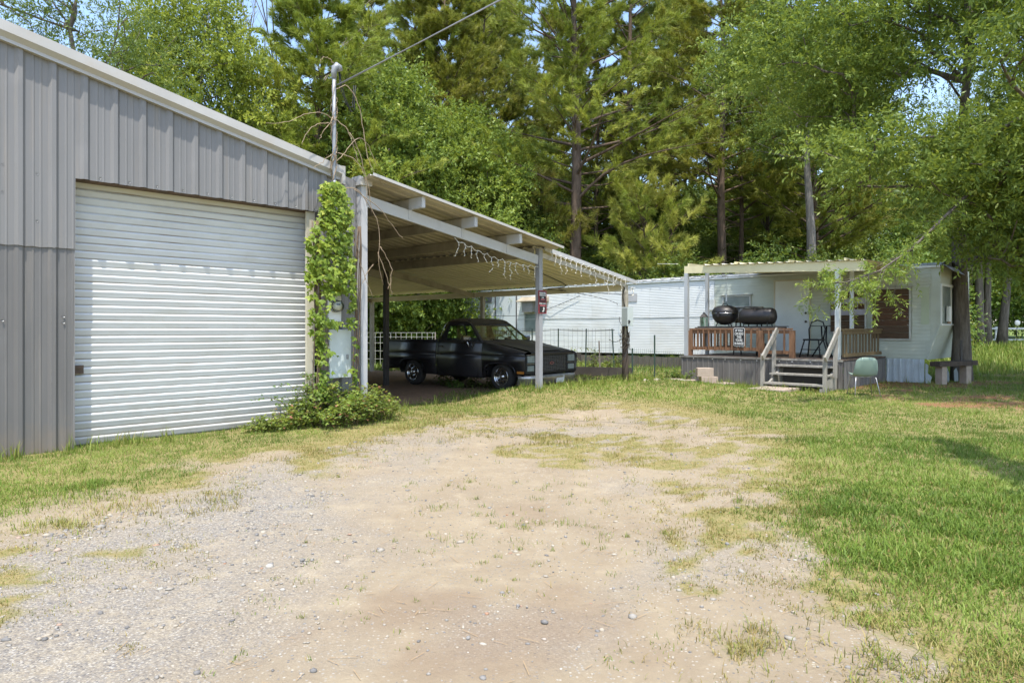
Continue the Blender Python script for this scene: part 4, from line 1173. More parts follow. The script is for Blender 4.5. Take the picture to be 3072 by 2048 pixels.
# windows
def window(k0, k1, z0, z1, fw=.045):
    w = MB().box(k0, k1, .004, .035, z1 - fw, z1).box(k0, k1, .004, .035, z0, z0 + fw).box(k0, k0 + fw, .004, .035, z0 + fw, z1 - fw).box(k1 - fw, k1, .004, .035, z0 + fw, z1 - fw).build('window', M_FRAME, tr)
    MB().box(k0 - .05, k1 + .05, .004, .075, z1 + .004, z1 + .022).build('drip_cap', M_FRAME, w)
    return w
w1 = window(4.70, 5.62, 1.72, 2.43)
MB().box(4.75, 5.57, .006, .012, 2.10, 2.38).build('pane', M_PANE, w1)
MB().box(4.75, 5.57, .006, .012, 1.77, 2.05).build('pane', M_SBLACK, w1)
MB().box(4.75, 5.57, .004, .03, 2.055, 2.095).build('sash_bar', M_SIDE, w1)
def boarded(k0, k1, z0, z1, mats, n):
    w = window(k0, k1, z0, z1)
    h = (z1 - z0 - .09) / n
    for i in range(n):
        MB().box(k0 + .047, k1 - .047, .006, .014 + .006 * (i % 2), z0 + .047 + i * h, z0 + .045 + (i + 1) * h - .006).build('board', mats[i % len(mats)], w)
    return w
w2 = boarded(1.48, 2.45, 1.29, 2.44, [M_BROWN, M_BROWN, M_BROWN, M_PALEP, M_FLAKE, M_PALEP, M_BROWN], 7)
for k in (1.7, 1.95, 2.2):
    MB().box(k - .006, k + .006, .0205, .024, 1.81, 2.24).build('seam', M_PALEP, w2)
w3 = boarded(.42, 1.38, 1.12, 2.49, [M_BROWN, M_BROWN, M_FLAKE, M_FLAKE, M_FLAKE, M_BROWN, M_FLAKE, M_BROWN], 8)
w4 = window(13.30, 14.02, 1.30, 2.06)
MB().box(13.35, 13.97, .006, .012, 1.35, 2.0).build('pane', M_PANE, w4)
MB().prism([(0, 0), (.34, -.16), (.34, -.19), (0, -.2)], lambda a, b, d: (d, a, 2.66 + b), 12.75, 14.16).build('awning', pmat('rusty_awning', (.42, .37, .28), (.3, .25, .18), 3, .6), w4)
tl_ac = tag(MB().box(13.40, 13.96, .02, .22, 2.08, 2.44).box(13.385, 13.975, .0, .24, 2.07, 2.085).box(13.385, 13.975, .0, .24, 2.44, 2.455).build('air_conditioner', pmat('ac_grey', (.26, .26, .24), (.2, .2, .19), 6, .6, 0, .3, 60), None, (T0[0], T0[1], 0), (0, 0, TA)), 'grey window air conditioner under the rusty awning', 'air conditioner')
MB().box(15.85, 16.28, .012, .06, 2.50, 2.78).build('wall_vent', pmat('vent_dark', (.12, .12, .13), (.2, .2, .2), 8, .5), tr)
MB().box(8.75, 9.15, .012, .03, 2.35, 2.62).build('wall_vent', pmat('vent_pale', (.45, .45, .45), (.35, .35, .35), 8, .5), tr)
MB().box(5.86, 6.12, .012, .09, 2.0, 2.32).build('meter_box', M_SIDE, tr)
# door
dr = MB().box(2.985, 3.96, .004, .03, .74, 2.78).build('door', M_DOORW, tr)
MB().box(2.945, 2.983, .004, .042, .72, 2.82).box(3.962, 3.998, .004, .042, .72, 2.82).box(2.983, 3.962, .004, .042, 2.782, 2.82).build('door_frame', M_CREAM, dr)
for z in (1.62, 1.86):
    MB().lathe([(0, .09), (.03, .088), (.034, .07), (.015, .05), (.015, .03), (.035, .028), (.035, .02)], 12, Matrix.Translation((3.06, 0, z)) @ Matrix.Rotation(R(-90), 4, 'X')).build('door_knob', M_STEELD, dr)
# skirting
M_SKB = pmat('blue_white_tin', (.50, .56, .60), (.43, .49, .53), 2, .45, .1, .03, 10, .4, (1, 1, 1), (.3, .31, .28), 3, .5, .8, .5)
pk = []
for i in range(6):
    c = .12 + i * .15
    pk += [(c, 0), (c + .07, 0), (c + .085, .03), (c + .115, .03), (c + .13, 0)]
MB().strip([[(a, .02 + d, -.05) for a, d in pk], [(a, .02 + d, .655) for a, d in pk]]).build('tin_skirting', M_SKB, tr, fix=False)
MB().prism([(.0, -.05), (.1, -.05), (.1, .55), (.03, .5), (.05, .3), (-.04, .22)], lambda a, b, d: (a, d, b), .0, .012).build('broken_skirting', M_SKB, tr)
for i in range(3):
    MB().prism([(0, -.05), (.09, -.05), (.1, .35 + .1 * (i % 2)), (.05, .42), (.01, .3)], lambda a, b, d: (-.16 - i * .13 + a, d, b), -.3 - i * .3, -.29 - i * .3).build('broken_skirting', M_SKB, tr)
M_PLANK = pmat('grey_skirt_plank', (.155, .135, .115), (.10, .088, .076), 4, .9, 0., .25, 30, .15, (6, 6, .6))
for i in range(26):
    k = 5.3 + i * .225
    h = .56 + random.uniform(-.03, .03) - .008 * k
    MB().box(k, k + .21, .03 + .01 * (i % 2), .055 + .01 * (i % 2), .0 - .05, h).build('skirt_plank', M_PLANK, tr, (0, 0, 0), (0, 0, 0))
MB().box(11.2, 17.6, -.02, .0, -.05, .56).build('skirt_back', M_STEELD, tr)

# ------------------------------------------------------------------ porch
pc = thing('porch', 'raised timber porch with cream roof beam against the mobile home', 'porch', (T0[0], T0[1], 0), TA)
M_DECK = pmat('deck_board', (.19, .14, .105), (.12, .09, .07), 4, .85, 0., .2, 30, .2, (.6, 6, 6))
M_PWOOD = pmat('brown_treated_wood', (.235, .128, .07), (.155, .085, .05), 5, .8, 0., .2, 30, .25, (5, 5, .6))
M_RGREY = pmat('silvered_wood', (.36, .34, .30), (.24, .225, .195), 5, .85, 0., .3, 30, .2, (6, 6, .5), (.13, .12, .1), 3, .5, .8, .6)
M_PSKIRT = pmat('weathered_tin_skirt', (.175, .165, .155), (.125, .115, .11), 2.2, .55, .15, .05, 12, .35, (5, 5, .4), (.32, .29, .25), 2.2, .6, .8, .5, (2.5, 2.5, .5))
M_PCREAM = pmat('cream_beam', (.62, .57, .36), (.55, .50, .31), 2, .6, 0., .03, 12, .3, (1, 1, 1), (.4, .36, .25), 2, .5, .8, .4)
M_PPOST = pmat('pale_post', (.56, .59, .575), (.48, .51, .5), 2, .5, 0., .02, 10, .35, (1, 1, .4), (.36, .36, .32), 2.5, .5, .8, .45)
M_PPOST2 = pmat('grey_post', (.40, .42, .43), (.34, .355, .36), 2, .5, 0., .02, 10, .35)
dk = MB().box(1.0, 5.16, .03, .138, -.0, .03).mesh('deck_board', M_DECK)
for i in range(21):
    place('deck_board', dk, pc, (0, .02 + i * .1445, .675 + random.uniform(0, .004)))
MB().box(1.02, 5.12, .05, 3.0, .53, .67).build('deck_frame', M_STEELD, pc)
# skirting sheets
def skirt(k0, k1, seed):
    pr = []; k = k0
    while k < k1 - .001:
        for a, d in ((0, 0), (.07, 0), (.082, .016), (.1, .016), (.112, 0), (.15, 0)):
            if k + a < k1: pr.append((k + a, d))
        k += .155
    pr.append((k1, 0))
    return pr
for a, b in ((1.0, 2.05), (2.05, 3.1), (3.1, 4.15), (4.15, 5.2)):
    pr = skirt(a, b, 1)
    MB().strip([[(k, 3.085 + d, -.05) for k, d in pr], [(k, 3.085 + d, .655) for k, d in pr]]).build('skirt_sheet', M_PSKIRT, pc, fix=False)
for a, b in ((.1, 1.1), (1.1, 2.1), (2.1, 3.08)):
    pr = skirt(a, b, 2)
    for kk, sg2 in ((.985, -1), (5.205, 1)):
        MB().strip([[(kk + sg2 * d, n_, -.05) for n_, d in pr], [(kk + sg2 * d, n_, .655) for n_, d in pr]]).build('skirt_sheet', M_PSKIRT, pc, fix=False)
M_TINEDGE = pmat('bright_tin_edge', (.42, .41, .39), (.25, .23, .21), 5, .35, .5, .05, 20)
MB().box(2.95, 5.24, 3.06, 3.115, .655, .70).build('edge_trim', M_TINEDGE, pc)
MB().box(1.0, 2.945, 3.06, 3.11, .656, .695).build('edge_trim', M_RGREY, pc)
for i in range(9):
    MB().lathe([(.012, .0), (.009, .008), (0, .009)], 8, Matrix.Translation((1.2 + i * .45 + random.uniform(-.1, .1), 3.104, .625)) @ Matrix.Rotation(R(-90), 4, 'X')).build('nail_head', M_SWHITE, pc)
# posts, beam, roof
def ppost(k, n, z0, z1, w, mat):
    return MB().box(k - w / 2, k + w / 2, n - w / 2, n + w / 2, z0, z1).build('post', mat, pc)
ppost(5.08, 3.0, .70, 2.92, .10, M_PPOST2); ppost(1.14, 3.0, .70, 2.79, .10, M_PPOST); ppost(5.06, 1.94, .70, 3.0, .085, M_PPOST2); ppost(1.14, 2.1, 1.42, 2.95, .075, M_PPOST)
MB().prism([(.55, 2.72), (5.14, 2.92), (5.14, 3.11), (.55, 2.95)], lambda a, b, d: (a, d, b), 2.97, 3.03).build('roof_beam', M_PCREAM, pc)
MB().prism([(.55, 2.93), (5.14, 3.06), (5.14, 3.13), (.55, 3.0)], lambda a, b, d: (a, d, b), .1, .15).build('rafter_plate', M_PCREAM, pc)
for k in (1.0, 2.3, 3.7, 5.05):
    z = 2.97 + (k - .55) * .033
    MB().bar((k, .16, z + .05), (k, 2.965, z + .02), .04, .09).build('rafter', M_PCREAM, pc)
pr = []
for i in range(9):
    for a, d in ((0, 0), (.14, 0), (.165, .028), (.195, .028), (.22, 0)):
        pr.append((i * .245 + a, d))
ps = MB().strip([[(k, n_, d + .012 * (3.3 - n_)) for k, d in pr] for n_ in (-.25, 1.5, 3.09)]).mesh('roof_sheet', M_SHEET)
for i, k in enumerate((.45, 2.38)):
    place('roof_sheet', ps, pc, (k, 0, 2.945 + (k - .55) * .0349 + .012), (0, R(-2.0), 0))
for k, z in ((5.25, 3.17), (5.5, 3.19)):
    MB().bar((k, 3.2, z), (k + .55, 2.9, z + .055), .05, .012).build('loose_rib', M_SHEET, pc)
# front railing
def railing(p0, p1, n_bal, z0, z1, mat, name):
    a, b = Vector(p0), Vector(p1)
    rl = MB().bar(a + Vector((0, 0, z1)), b + Vector((0, 0, z1)), .09, .04).bar(a + Vector((0, 0, z1 - .07)), b + Vector((0, 0, z1 - .07)), .035, .085).bar(a + Vector((0, 0, z0)), b + Vector((0, 0, z0)), .035, .085).build(name, mat, pc)
    d = (b - a).normalized(); nn = Vector((-d.y, d.x, 0)) * (1 if d.x <= 0 else -1)
    bal = MB().box(-.019, .019, -.019, .019, z0 - .04, z1 - .025).mesh('baluster', mat)
    for i in range(n_bal):
        p = a.lerp(b, (i + .5) / n_bal)
        off = Vector((-d.y, d.x, 0)) * .038
        place('baluster', bal, rl, (p.x + off.x, p.y + off.y, random.uniform(-.012, .012)), (0, R(random.uniform(-1, 1)), math.atan2(d.y, d.x)))
    return rl
railing((3.02, 2.95, 0), (5.0, 2.95, 0), 12, .90, 1.41, M_PWOOD, 'railing')
railing((2.22, 2.95, 0), (2.98, 2.95, 0), 2, .84, 1.41, M_PWOOD, 'railing')
for k in (3.0, 2.22, 5.0):
    MB().box(k - .06, k + .06, 2.91, 3.0, .70, 1.375).build('rail_post', M_PWOOD, pc)
M_OLIVEW = pmat('olive_wood', (.21, .155, .085), (.15, .11, .06), 4, .85, 0., .2, 30, .2, (5, 5, .6))
railing((1.06, 2.9, 0), (1.06, .25, 0), 12, .80, 1.40, M_OLIVEW, 'railing')
railing((5.06, 2.85, 0), (5.06, .25, 0), 14, .88, 1.40, M_PWOOD, 'railing')
# steps
stp = MB().box(1.12, 1.17, 3.12, 3.98, -.05, .08).box(2.38, 2.43, 3.12, 3.98, -.05, .08)
for k in (1.12, 2.38):
    stp.prism([(3.115, .52), (3.115, .0), (4.0, -.05), (4.0, .08)], lambda a, b, d: (d, a, b), k, k + .05)
stairs = stp.build('steps', M_RGREY, pc)
for n0, z in ((3.13, .52), (3.42, .335), (3.74, .13)):
    MB().box(1.10, 2.46, n0, n0 + .27, z, z + .04).build('tread', M_RGREY, stairs)
MB().box(1.18, 2.37, 3.11, 3.125, -.04, .5).build('riser_back', M_STEELD, stairs)
for k in (1.07, 2.50):
    MB().bar((k, 3.36, -.0 + (.3 if k < 2 else .25)), (k, 3.32, 1.36), .085, .045).build('stair_post', M_RGREY, stairs)
    MB().bar((k, 3.97, -.08), (k, 3.95, .84), .085, .045).build('stair_post', M_RGREY, stairs)
    MB().bar((k - .045, 3.26, 1.40), (k - .045, 4.05, .74), .045, .13).build('hand_rail', M_RGREY, stairs)

# ------------------------------------------------------------------ things on and around the porch
M_BLACKP = pmat('sooty_black_paint', (.018, .017, .017), (.035, .031, .03), 4, .42, .2, .08, 20, .5, (1, 1, 1), (.075, .06, .05), 3, .55, .8, .6)
# work shelf along the railing, made of a long dark board
sh = tag(MB().box(2.55, 4.85, 2.52, 2.98, 1.432, 1.462).box(2.45, 4.95, 2.60, 2.66, 1.463, 1.485).build('shelf_board', M_STEELD, None, (T0[0], T0[1], 0), (0, 0, TA)), 'long dark board laid along the porch railing under the grills', 'shelf')
g1 = thing('kettle_grill', 'round black kettle grill standing on the porch railing shelf', 'grill', (*tw(4.16, 2.62), 1.486), TA)
g1.scale = (1.12, 1.12, 1.10)
MB().lathe([(0, .03), (.10, .04), (.21, .10), (.285, .20), (.30, .30), (.295, .305)], 28).build('bowl', M_BLACKP, g1)
MB().lathe([(.305, .30), (.31, .315), (.30, .38), (.24, .455), (.13, .495), (0, .505)], 28).build('lid', M_BLACKP, g1)
MB().lathe([(.303, .296), (.318, .300), (.318, .312), (.303, .318)], 28).build('rim_band', M_CHROME, g1)
for a in (.6, 2.5, 4.4):
    MB().tube([(math.cos(a) * .17, math.sin(a) * .17, .08), (math.cos(a) * .21, math.sin(a) * .21, .0)], .013, 6).build('leg', M_BLACKP, g1)
MB().tube([(-.06, 0, .5), (-.05, 0, .54), (.05, 0, .54), (.06, 0, .5)], .01, 6).build('lid_handle', M_BLACKP, g1)
MB().box(-.03, .03, .29, .345, .22, .34).build('hinge', M_BLACKP, g1)
g2 = thing('barrel_grill', 'long black barrel grill lying next to the kettle grill', 'grill', (*tw(3.22, 2.68), 1.486), TA)
g2.scale = (.93, 1.12, 1.12)
RYm = Matrix.Rotation(R(90), 4, 'Y')
MB().lathe([(0, -.50), (.09, -.495), (.155, -.46), (.185, -.40), (.19, -.1), (.19, .1), (.185, .40), (.155, .46), (.09, .495), (0, .50)], 26, Matrix.Translation((0, 0, .225)) @ RYm).build('drum', M_BLACKP, g2)
MB().tube([(-.05, .13, .375), (-.05, .16, .40), (.05, .16, .40), (.05, .13, .375)], .008, 6).build('lid_handle', M_BLACKP, g2)
for x in (-.33, .33):
    for y in (-.1, .12):
        MB().tube([(x, y, .09), (x * 1.02, y * 1.15, .0)], .013, 6).build('leg', M_BLACKP, g2)
g3 = thing('smoker', 'rust-flecked smoker drum behind the two black grills', 'smoker', (*tw(3.95, 1.7), .70), TA)
MB().lathe([(0, -.42), (.16, -.41), (.22, -.38), (.23, 0), (.22, .38), (.16, .41), (0, .42)], 22, Matrix.Translation((0, 0, 1.10)) @ RYm).build('drum', pmat('flaking_drum', (.05, .045, .045), (.09, .08, .07), 4, .5, .2, .1, 20, .4, (1, 1, 1), (.42, .38, .32), 4, .48, .6, .9), g3)
for x in (-.3, .3):
    for y in (-.16, .16):
        MB().tube([(x, y * .7, .95), (x * 1.1, y * 1.4, 0)], .018, 6).build('leg', M_BLACKP, g3)
# lantern on the shelf
ln = thing('lantern', 'small glass lantern with a pointed roof at the shelf end', 'lantern', (*tw(4.72, 2.72), 1.463), TA)
MB().box(-.085, .085, -.085, .085, 0, .02).build('base', M_STEELD, ln)
for x in (-.075, .075):
    for y in (-.075, .075):
        MB().box(x - .008, x + .008, y - .008, y + .008, .02, .27).build('corner_bar', M_FRAME, ln)
MB().box(-.07, .07, -.07, .07, .021, .265).build('glass', m_glass('greenish_glass', (.72, .85, .74), .1, .75), ln)
MB().lathe([(.125, .27), (.03, .37), (.02, .40), (0, .41)], 4, Matrix.Rotation(R(45), 4, 'Z'), False).build('roof', M_STEELD, ln)
# warning plate hung on the railing
sg2 = thing('warning_sign', 'black plate sign with white words hung on the brown railing', 'sign', (*tw(3.56, 3.02), 0), TA)
def rrect(w, h, r):
    pts = []
    for cx, cz, a0 in ((w - r, h - r, 0), (-w + r, h - r, 90), (-w + r, -h + r, 180), (w - r, -h + r, 270)):
        for j in range(5):
            a = R(a0 + j * 22.5); pts.append((cx + r * math.cos(a), cz + r * math.sin(a)))
    return pts
CZ = 1.205
MB().prism(rrect(.15, .235, .035), lambda a, b, d: (a, d, CZ + b), 0., .004).build('border', M_SWHITE, sg2)
MB().prism(rrect(.140, .225, .03), lambda a, b, d: (a, d, CZ + b), .0042, .0062).build('plate', M_SBLACK, sg2)
for i, wd in enumerate(('IF YOU', 'CAN READ', 'THIS', "YOU'RE", 'IN RANGE')):
    wmax = {0: .19, 1: .235, 2: .13, 3: .185, 4: .24}[i]
    o = text_mesh('lettering', wd, .088, M_SWHITE, sg2, frame_M((-1, 0, 0), (0, 0, 1), (0, .0075, CZ + .165 - i * .083)), .0022, 0, .0008)
    sx = wmax / max(.01, o.dimensions.x)
    o.matrix_local = frame_M((-1, 0, 0), (0, 0, 1), (0, .0075, CZ + .165 - i * .083)) @ Matrix.Diagonal((sx, 1, 1, 1))
# bar table and chair on the porch
bt = thing('bar_table', 'thin black bistro table beside the trailer door', 'table', (*tw(2.0, 1.5), .705), TA)
MB().lathe([(.0, .79), (.36, .79), (.36, .775), (.0, .775)], 24).build('tabletop', M_TRIMB, bt)
for a in (.3, 2.4, 4.5):
    MB().tube([(math.cos(a) * .08, math.sin(a) * .08, .775), (math.cos(a) * .06, math.sin(a) * .06, .4), (math.cos(a) * .3, math.sin(a) * .3, 0)], .02, 6).build('leg', M_TRIMB, bt)
bc = thing('bar_stool', 'black bar stool with a rounded back next to the bistro table', 'stool', (*tw(2.02, 2.15), .705), TA)
MB().box(-.2, .2, -.18, .18, .42, .46).build('seat', M_TRIMB, bc)
for x in (-.17, .17):
    MB().tube([(x, .15, .44), (x * 1.5, .26, 0)], .018, 6).build('leg', M_TRIMB, bc)
    MB().tube([(x, -.15, .44), (x * 1.5, -.26, 0)], .018, 6).build('leg', M_TRIMB, bc)
MB().tube([(-.17, -.16, .45), (-.2, -.2, .7), (-.14, -.22, .88), (0, -.23, .93), (.14, -.22, .88), (.2, -.2, .7), (.17, -.16, .45)], .018, 7).build('back_frame', M_TRIMB, bc)
MB().bar((-.24, .2, .2), (.24, .2, .2), .02, .02).build('foot_rail', M_TRIMB, bc)
ch = tag(MB().lathe([(0, .0), (.10, .0), (.12, .06), (.11, .26), (.13, .30), (.08, .34), (0, .35)], 14).build('flower_pot', pmat('dark_pot', (.045, .055, .07), (.03, .035, .045), 4, .5), None, (*tw(3.2, 2.5), .705)), 'dark blue jar behind the railing below the barrel grill', 'jar')
tag(MB().tube([(0, 0, 2.98), (.01, 0, 2.86), (.045, 0, 2.78), (.01, 0, 2.70), (-.04, 0, 2.78), (0, 0, 2.86)], .006, 5).tube([(0, 0, 2.70), (.005, 0, 2.5), (.0, 0, 2.3)], .004, 5).box(-.012, .012, -.012, .012, 2.15, 2.36).build('hanging_chime', M_SWHITE, None, (*tw(4.13, 2.6), 0), (0, 0, TA)), 'thin wind chime hanging from the porch beam', 'wind chime')

# green shell chair on the grass
M_GREENP = pmat('faded_green_plastic', (.25, .34, .285), (.21, .29, .24), 2, .5, 0., .02, 8, .4)
M_LEG = pmat('thin_steel_leg', (.45, .46, .47), (.34, .34, .35), 5, .35, .6)
cx, cy = (7.5, 14.95)
gc = thing('shell_chair', 'faded green plastic shell chair on thin steel legs', 'chair', (cx, cy, float(ground_z(cx, cy))), R(172))
rows = []
for j in range(13):
    u = j / 12
    if u < .5:
        q = u / .5; y = -.24 + .40 * q; z = .445 - .035 * math.sin(q * 2.6); w = .225 + .02 * q
    else:
        q = (u - .5) / .5; y = .16 + .10 * q + .02 * math.sin(q * 3); z = .445 + .40 * q ** 1.15 - .02; w = .245 - .055 * q ** 2.5
    rows.append([(w * g, y - (.05 * abs(g) ** 2.5 if u > .45 else 0), z + (.035 * abs(g) ** 3 if u < .6 else .0) - (.05 * abs(g) ** 4 if u > .95 else 0)) for g in np.linspace(-1, 1, 13)])
shl = MB().strip(rows, True).build('shell', M_GREENP, gc)
shl.modifiers.new('t', 'SOLIDIFY').thickness = .007
for x in (-1, 1):
    MB().tube([(x * .17, -.10, .415), (x * .2, -.16, .40), (x * .255, -.24, .0)], .010, 7).build('leg', M_LEG, gc)
    MB().tube([(x * .17, .10, .405), (x * .2, .16, .39), (x * .255, .27, .0)], .010, 7).build('leg', M_LEG, gc)
MB().tube([(-.17, -.1, .415), (.17, -.1, .415)], .01, 6).tube([(-.17, .1, .405), (.17, .1, .405)], .01, 6).build('cross_bar', M_LEG, gc)

# concrete blocks, slab, stones, paving
M_CONC = pmat('tan_concrete', (.42, .34, .275), (.35, .285, .23), 8, .95, 0., .3, 60, .15, (1, 1, 1), (.28, .23, .19), 5, .5, .8, .5)
def conc(name, label, cat, x, y, rz, poly, z0, z1, group=None):
    o = MB().prism(poly, lambda a, b, d: (a, b, d), 0, z1 - z0).build(name, M_CONC, None, (x, y, z0), (0, 0, rz))
    bv = o.modifiers.new('edge', 'BEVEL'); bv.width = .008; bv.segments = 2
    return tag(o, label, cat, group)
def curved(w, d, sag=.03):
    return [(w * g, -d - sag * (1 - g * g)) for g in np.linspace(-1, 1, 9)] + [(w * .8, d), (-w * .8, d)]
zb = float(ground_z(4.75, 17.15))
conc('edging_block', 'lower curved concrete block standing before the porch skirt', 'concrete block', 4.78, 17.12, R(8), curved(.21, .14), zb - .03, zb + .19)
conc('edging_block', 'upper curved concrete block stacked before the porch skirt', 'concrete block', 4.70, 17.14, R(2), curved(.20, .13), zb + .191, zb + .40)
conc('stepping_slab', 'flat square concrete slab in the grass before the steps', 'slab', 5.95, 15.85, R(45), [(-.5, -.42), (.5, -.4), (.52, .4), (-.48, .42)], float(ground_z(5.95, 15.85)) - .03, float(ground_z(5.95, 15.85)) + .055)
for i, (x, y, w, lb) in enumerate(((3.95, 17.6, .3, 'broken pale paving piece lying farthest from the blocks'), (4.35, 17.35, .28, 'reddish paving piece beside the stacked blocks'), (5.1, 17.0, .3, 'paving piece under the foot of the porch skirt'))):
    o = conc('paving_piece', lb, 'paver', x, y, R(20 * i), [(-w, -.16), (w * .8, -.2), (w, .12), (-w * .7, .2)], float(ground_z(x, y)) - .03, float(ground_z(x, y)) + .05 + .01 * i)
for i, (x, y, r_, lb) in enumerate(((3.15, 16.6, .09, 'rubble stone nearest the timber pole'), (3.45, 16.75, .1, 'second rubble stone from the timber pole'), (3.95, 17.3, .13, 'largest pale rubble stone on the paving'), (4.15, 17.15, .12, 'rubble stone between the paving and the stacked blocks'))):
    me = stones(np.array([0.]), np.array([0.]), np.array([r_]), np.array([.82 + .02 * i]))
    tag(place('rubble_stone', me, None, (x, y, float(ground_z(x, y)) + .02)), lb, 'stone', 'rubble stones left of the porch')
# plank bench on blocks beside the big trunk
bx, by = 10.85, 17.15
bn = thing('plank_bench', 'dark plank bench on concrete blocks beside the big oak trunk', 'bench', (bx, by, float(ground_z(bx, by)) + .02), R(12))
MB().bar((-.6, -.02, .47), (.52, .0, .50), .30, .11).build('plank', M_POLE, bn)
for x in (-.40, .30):
    MB().box(x - .07, x + .07, -.11, .10, -.07, .42).build('block_leg', M_CONC, bn)
MB().bar((.3, .1, .55), (.32, .14, 1.05), .05, .04).build('upright', M_STEELD, bn)

# ------------------------------------------------------------------ wire fence between pickup and trailer
M_FGREEN = pmat('dark_green_post', (.018, .045, .032), (.03, .05, .04), 6, .5)
M_WIRE = pmat('dull_wire', (.10, .10, .095), (.07, .07, .065), 6, .5, .5)
fence = thing('wire_fence', 'wire mesh fence on dark green steel posts before the trailer', 'fence', (0, 0, 0))
FP = [(.0, 20.6), (.57, 20.2), (1.33, 20.1), (2.1, 20.0), (2.87, 19.6)]
for i, (x, y) in enumerate(FP):
    z = float(ground_z(x, y))
    o = MB().box(-.018, .018, -.004, .004, -.2, 1.42 - z).box(-.004, .004, .004, .03, -.2, 1.42 - z).build('fence_post', M_FGREEN, fence, (x, y, z), (0, R((-1.5, .5, 0, 1, -3)[i]), 0))
wires = MB()
for a, b in zip(FP, FP[1:]):
    za, zb_ = float(ground_z(*a)), float(ground_z(*b))
    for j in range(8):
        h = .08 + j * .17
        wires.bar((a[0], a[1], za + h), (b[0], b[1], zb_ + h), .005, .005)
    for j in range(6):
        t = (j + random.uniform(0, .5)) / 6
        x, y, z = a[0] + (b[0] - a[0]) * t, a[1] + (b[1] - a[1]) * t, za + (zb_ - za) * t
        wires.bar((x, y, z), (x + random.uniform(-.03, .03), y, z + 1.3), .005, .005, (0, 1, 0))
wires.build('wire_mesh', M_WIRE, fence)
tag(MB().tube([(a[0], a[1], 1.38 - .03 * (i % 2)) for i, a in enumerate(FP)], .009, 5).build('top_cord', M_BLACKW, fence))
gf = thing('garden_mesh', 'low green plastic garden mesh on a short post by the pole', 'mesh fence', (0, 0, 0))
GP = [(2.95, 19.4), (3.2, 18.6), (3.85, 18.9), (4.6, 19.1), (5.1, 19.0)]
M_GMESH = pmat('green_mesh', (.02, .06, .045), (.03, .07, .05), 6, .6)
gmesh = MB()
for a, b in zip(GP, GP[1:]):
    za, zb_ = float(ground_z(*a)), float(ground_z(*b))
    for j in range(12):
        gmesh.bar((a[0], a[1], za + .05 + j * .06), (b[0], b[1], zb_ + .05 + j * .06), .0035, .0035)
    L = math.hypot(b[0] - a[0], b[1] - a[1]); m = int(L / .06)
    for j in range(m):
        t = j / m
        x, y, z = a[0] + (b[0] - a[0]) * t, a[1] + (b[1] - a[1]) * t, za + (zb_ - za) * t
        gmesh.bar((x, y, z), (x, y, z + .76), .0035, .0035, (0, 1, 0))
gmesh.build('net', M_GMESH, gf)
for x, y, h in ((3.85, 18.9, 1.25), (3.2, 18.6, .9)):
    MB().box(x - .02, x + .02, y - .006, y + .006, -.2, h).build('fence_post', M_FGREEN, gf)
tag(MB().box(-.018, .018, -.018, .018, -.2, .95).build('wooden_stake', M_BARKWOOD, None, (2.42, 19.2, float(ground_z(2.42, 19.2))), (0, R(-2), 0)), 'short grey stake by the wire fence', 'stake')
tag(MB().box(-.9, .9, -.02, .02, -.02, .26).build('fallen_board', M_STEELD, None, (2.3, 18.6, float(ground_z(2.3, 18.6))), (0, 0, R(-25))), 'low dark board lying against the wire fence', 'board')
# cattle-panel gate behind the pickup bed
cp = thing('cattle_panel', 'pale welded wire panel behind the pickup bed', 'wire panel', (-7.2, 26.5, 0), R(-8))
b = MB()
for z in (.3, .6, .9, 1.12, 1.28):
    b.bar((-1.5, 0, z), (4.4, 0, z), .014, .014)
for i in range(30):
    x = -1.5 + i * .2
    b.bar((x, 0, .05), (x, 0, 1.28), .014, .014, (0, 1, 0))
b.build('wires', pmat('pale_wire', (.52, .52, .46), (.42, .42, .38), 6, .5, .2), cp)
for x in (-1.5, 1.5, 4.4):
    MB().tube([(x, .02, -.2), (x, .02, 1.3)], .02, 6).build('fence_post', M_BARKWOOD, cp)
# ------------------------------------------------------------------ foliage
def m_leaf(name, stops, trans=.42, rough=.45, spec=.22):
    t = NT(name)
    v = t.attr('v')
    oi = t.n('ShaderNodeObjectInfo')
    col = t.ramp(v, stops)
    hs = t.n('ShaderNodeHueSaturation'); hs.inputs['Saturation'].default_value = .93
    t.l(t.math('ADD', .464, t.math('MULTIPLY', oi.outputs['Random'], .03)), hs.inputs['Hue'])
    t.l(t.math('ADD', 1.1, t.math('MULTIPLY', oi.outputs['Random'], .3)), hs.inputs['Value'])
    t.l(col, hs.inputs['Color'])
    a = t.bsdf(hs.outputs[0], rough, 0., spec)
    tr = t.n('ShaderNodeBsdfTranslucent')
    t.l(t.mix(.45, hs.outputs[0], (.34, .38, .02)), tr.inputs[0])
    mx = t.n('ShaderNodeMixShader'); mx.inputs[0].default_value = trans
    t.l(a, mx.inputs[1]); t.l(tr.outputs[0], mx.inputs[2])
    return t.done(mx.outputs[0])
L_OAK = m_leaf('willow_oak_leaf', [(0., (0.054, 0.114, 0.022)), (.5, (0.114, 0.198, 0.031)), (.85, (0.192, 0.282, 0.043)), (1., (0.288, 0.360, 0.072))])
L_GUM = m_leaf('broad_leaf', [(0., (0.060, 0.126, 0.022)), (.5, (0.126, 0.216, 0.031)), (.85, (0.204, 0.300, 0.043)), (1., (0.300, 0.372, 0.072))])
L_DARK = m_leaf('dark_broad_leaf', [(0., (0.043, 0.094, 0.022)), (.5, (0.086, 0.162, 0.030)), (.85, (0.144, 0.228, 0.042)), (1., (0.216, 0.288, 0.072))])
L_LIME = m_leaf('bright_leaf', [(0., (0.090, 0.162, 0.022)), (.5, (0.180, 0.270, 0.031)), (.85, (0.276, 0.354, 0.041)), (1., (0.360, 0.408, 0.072))])
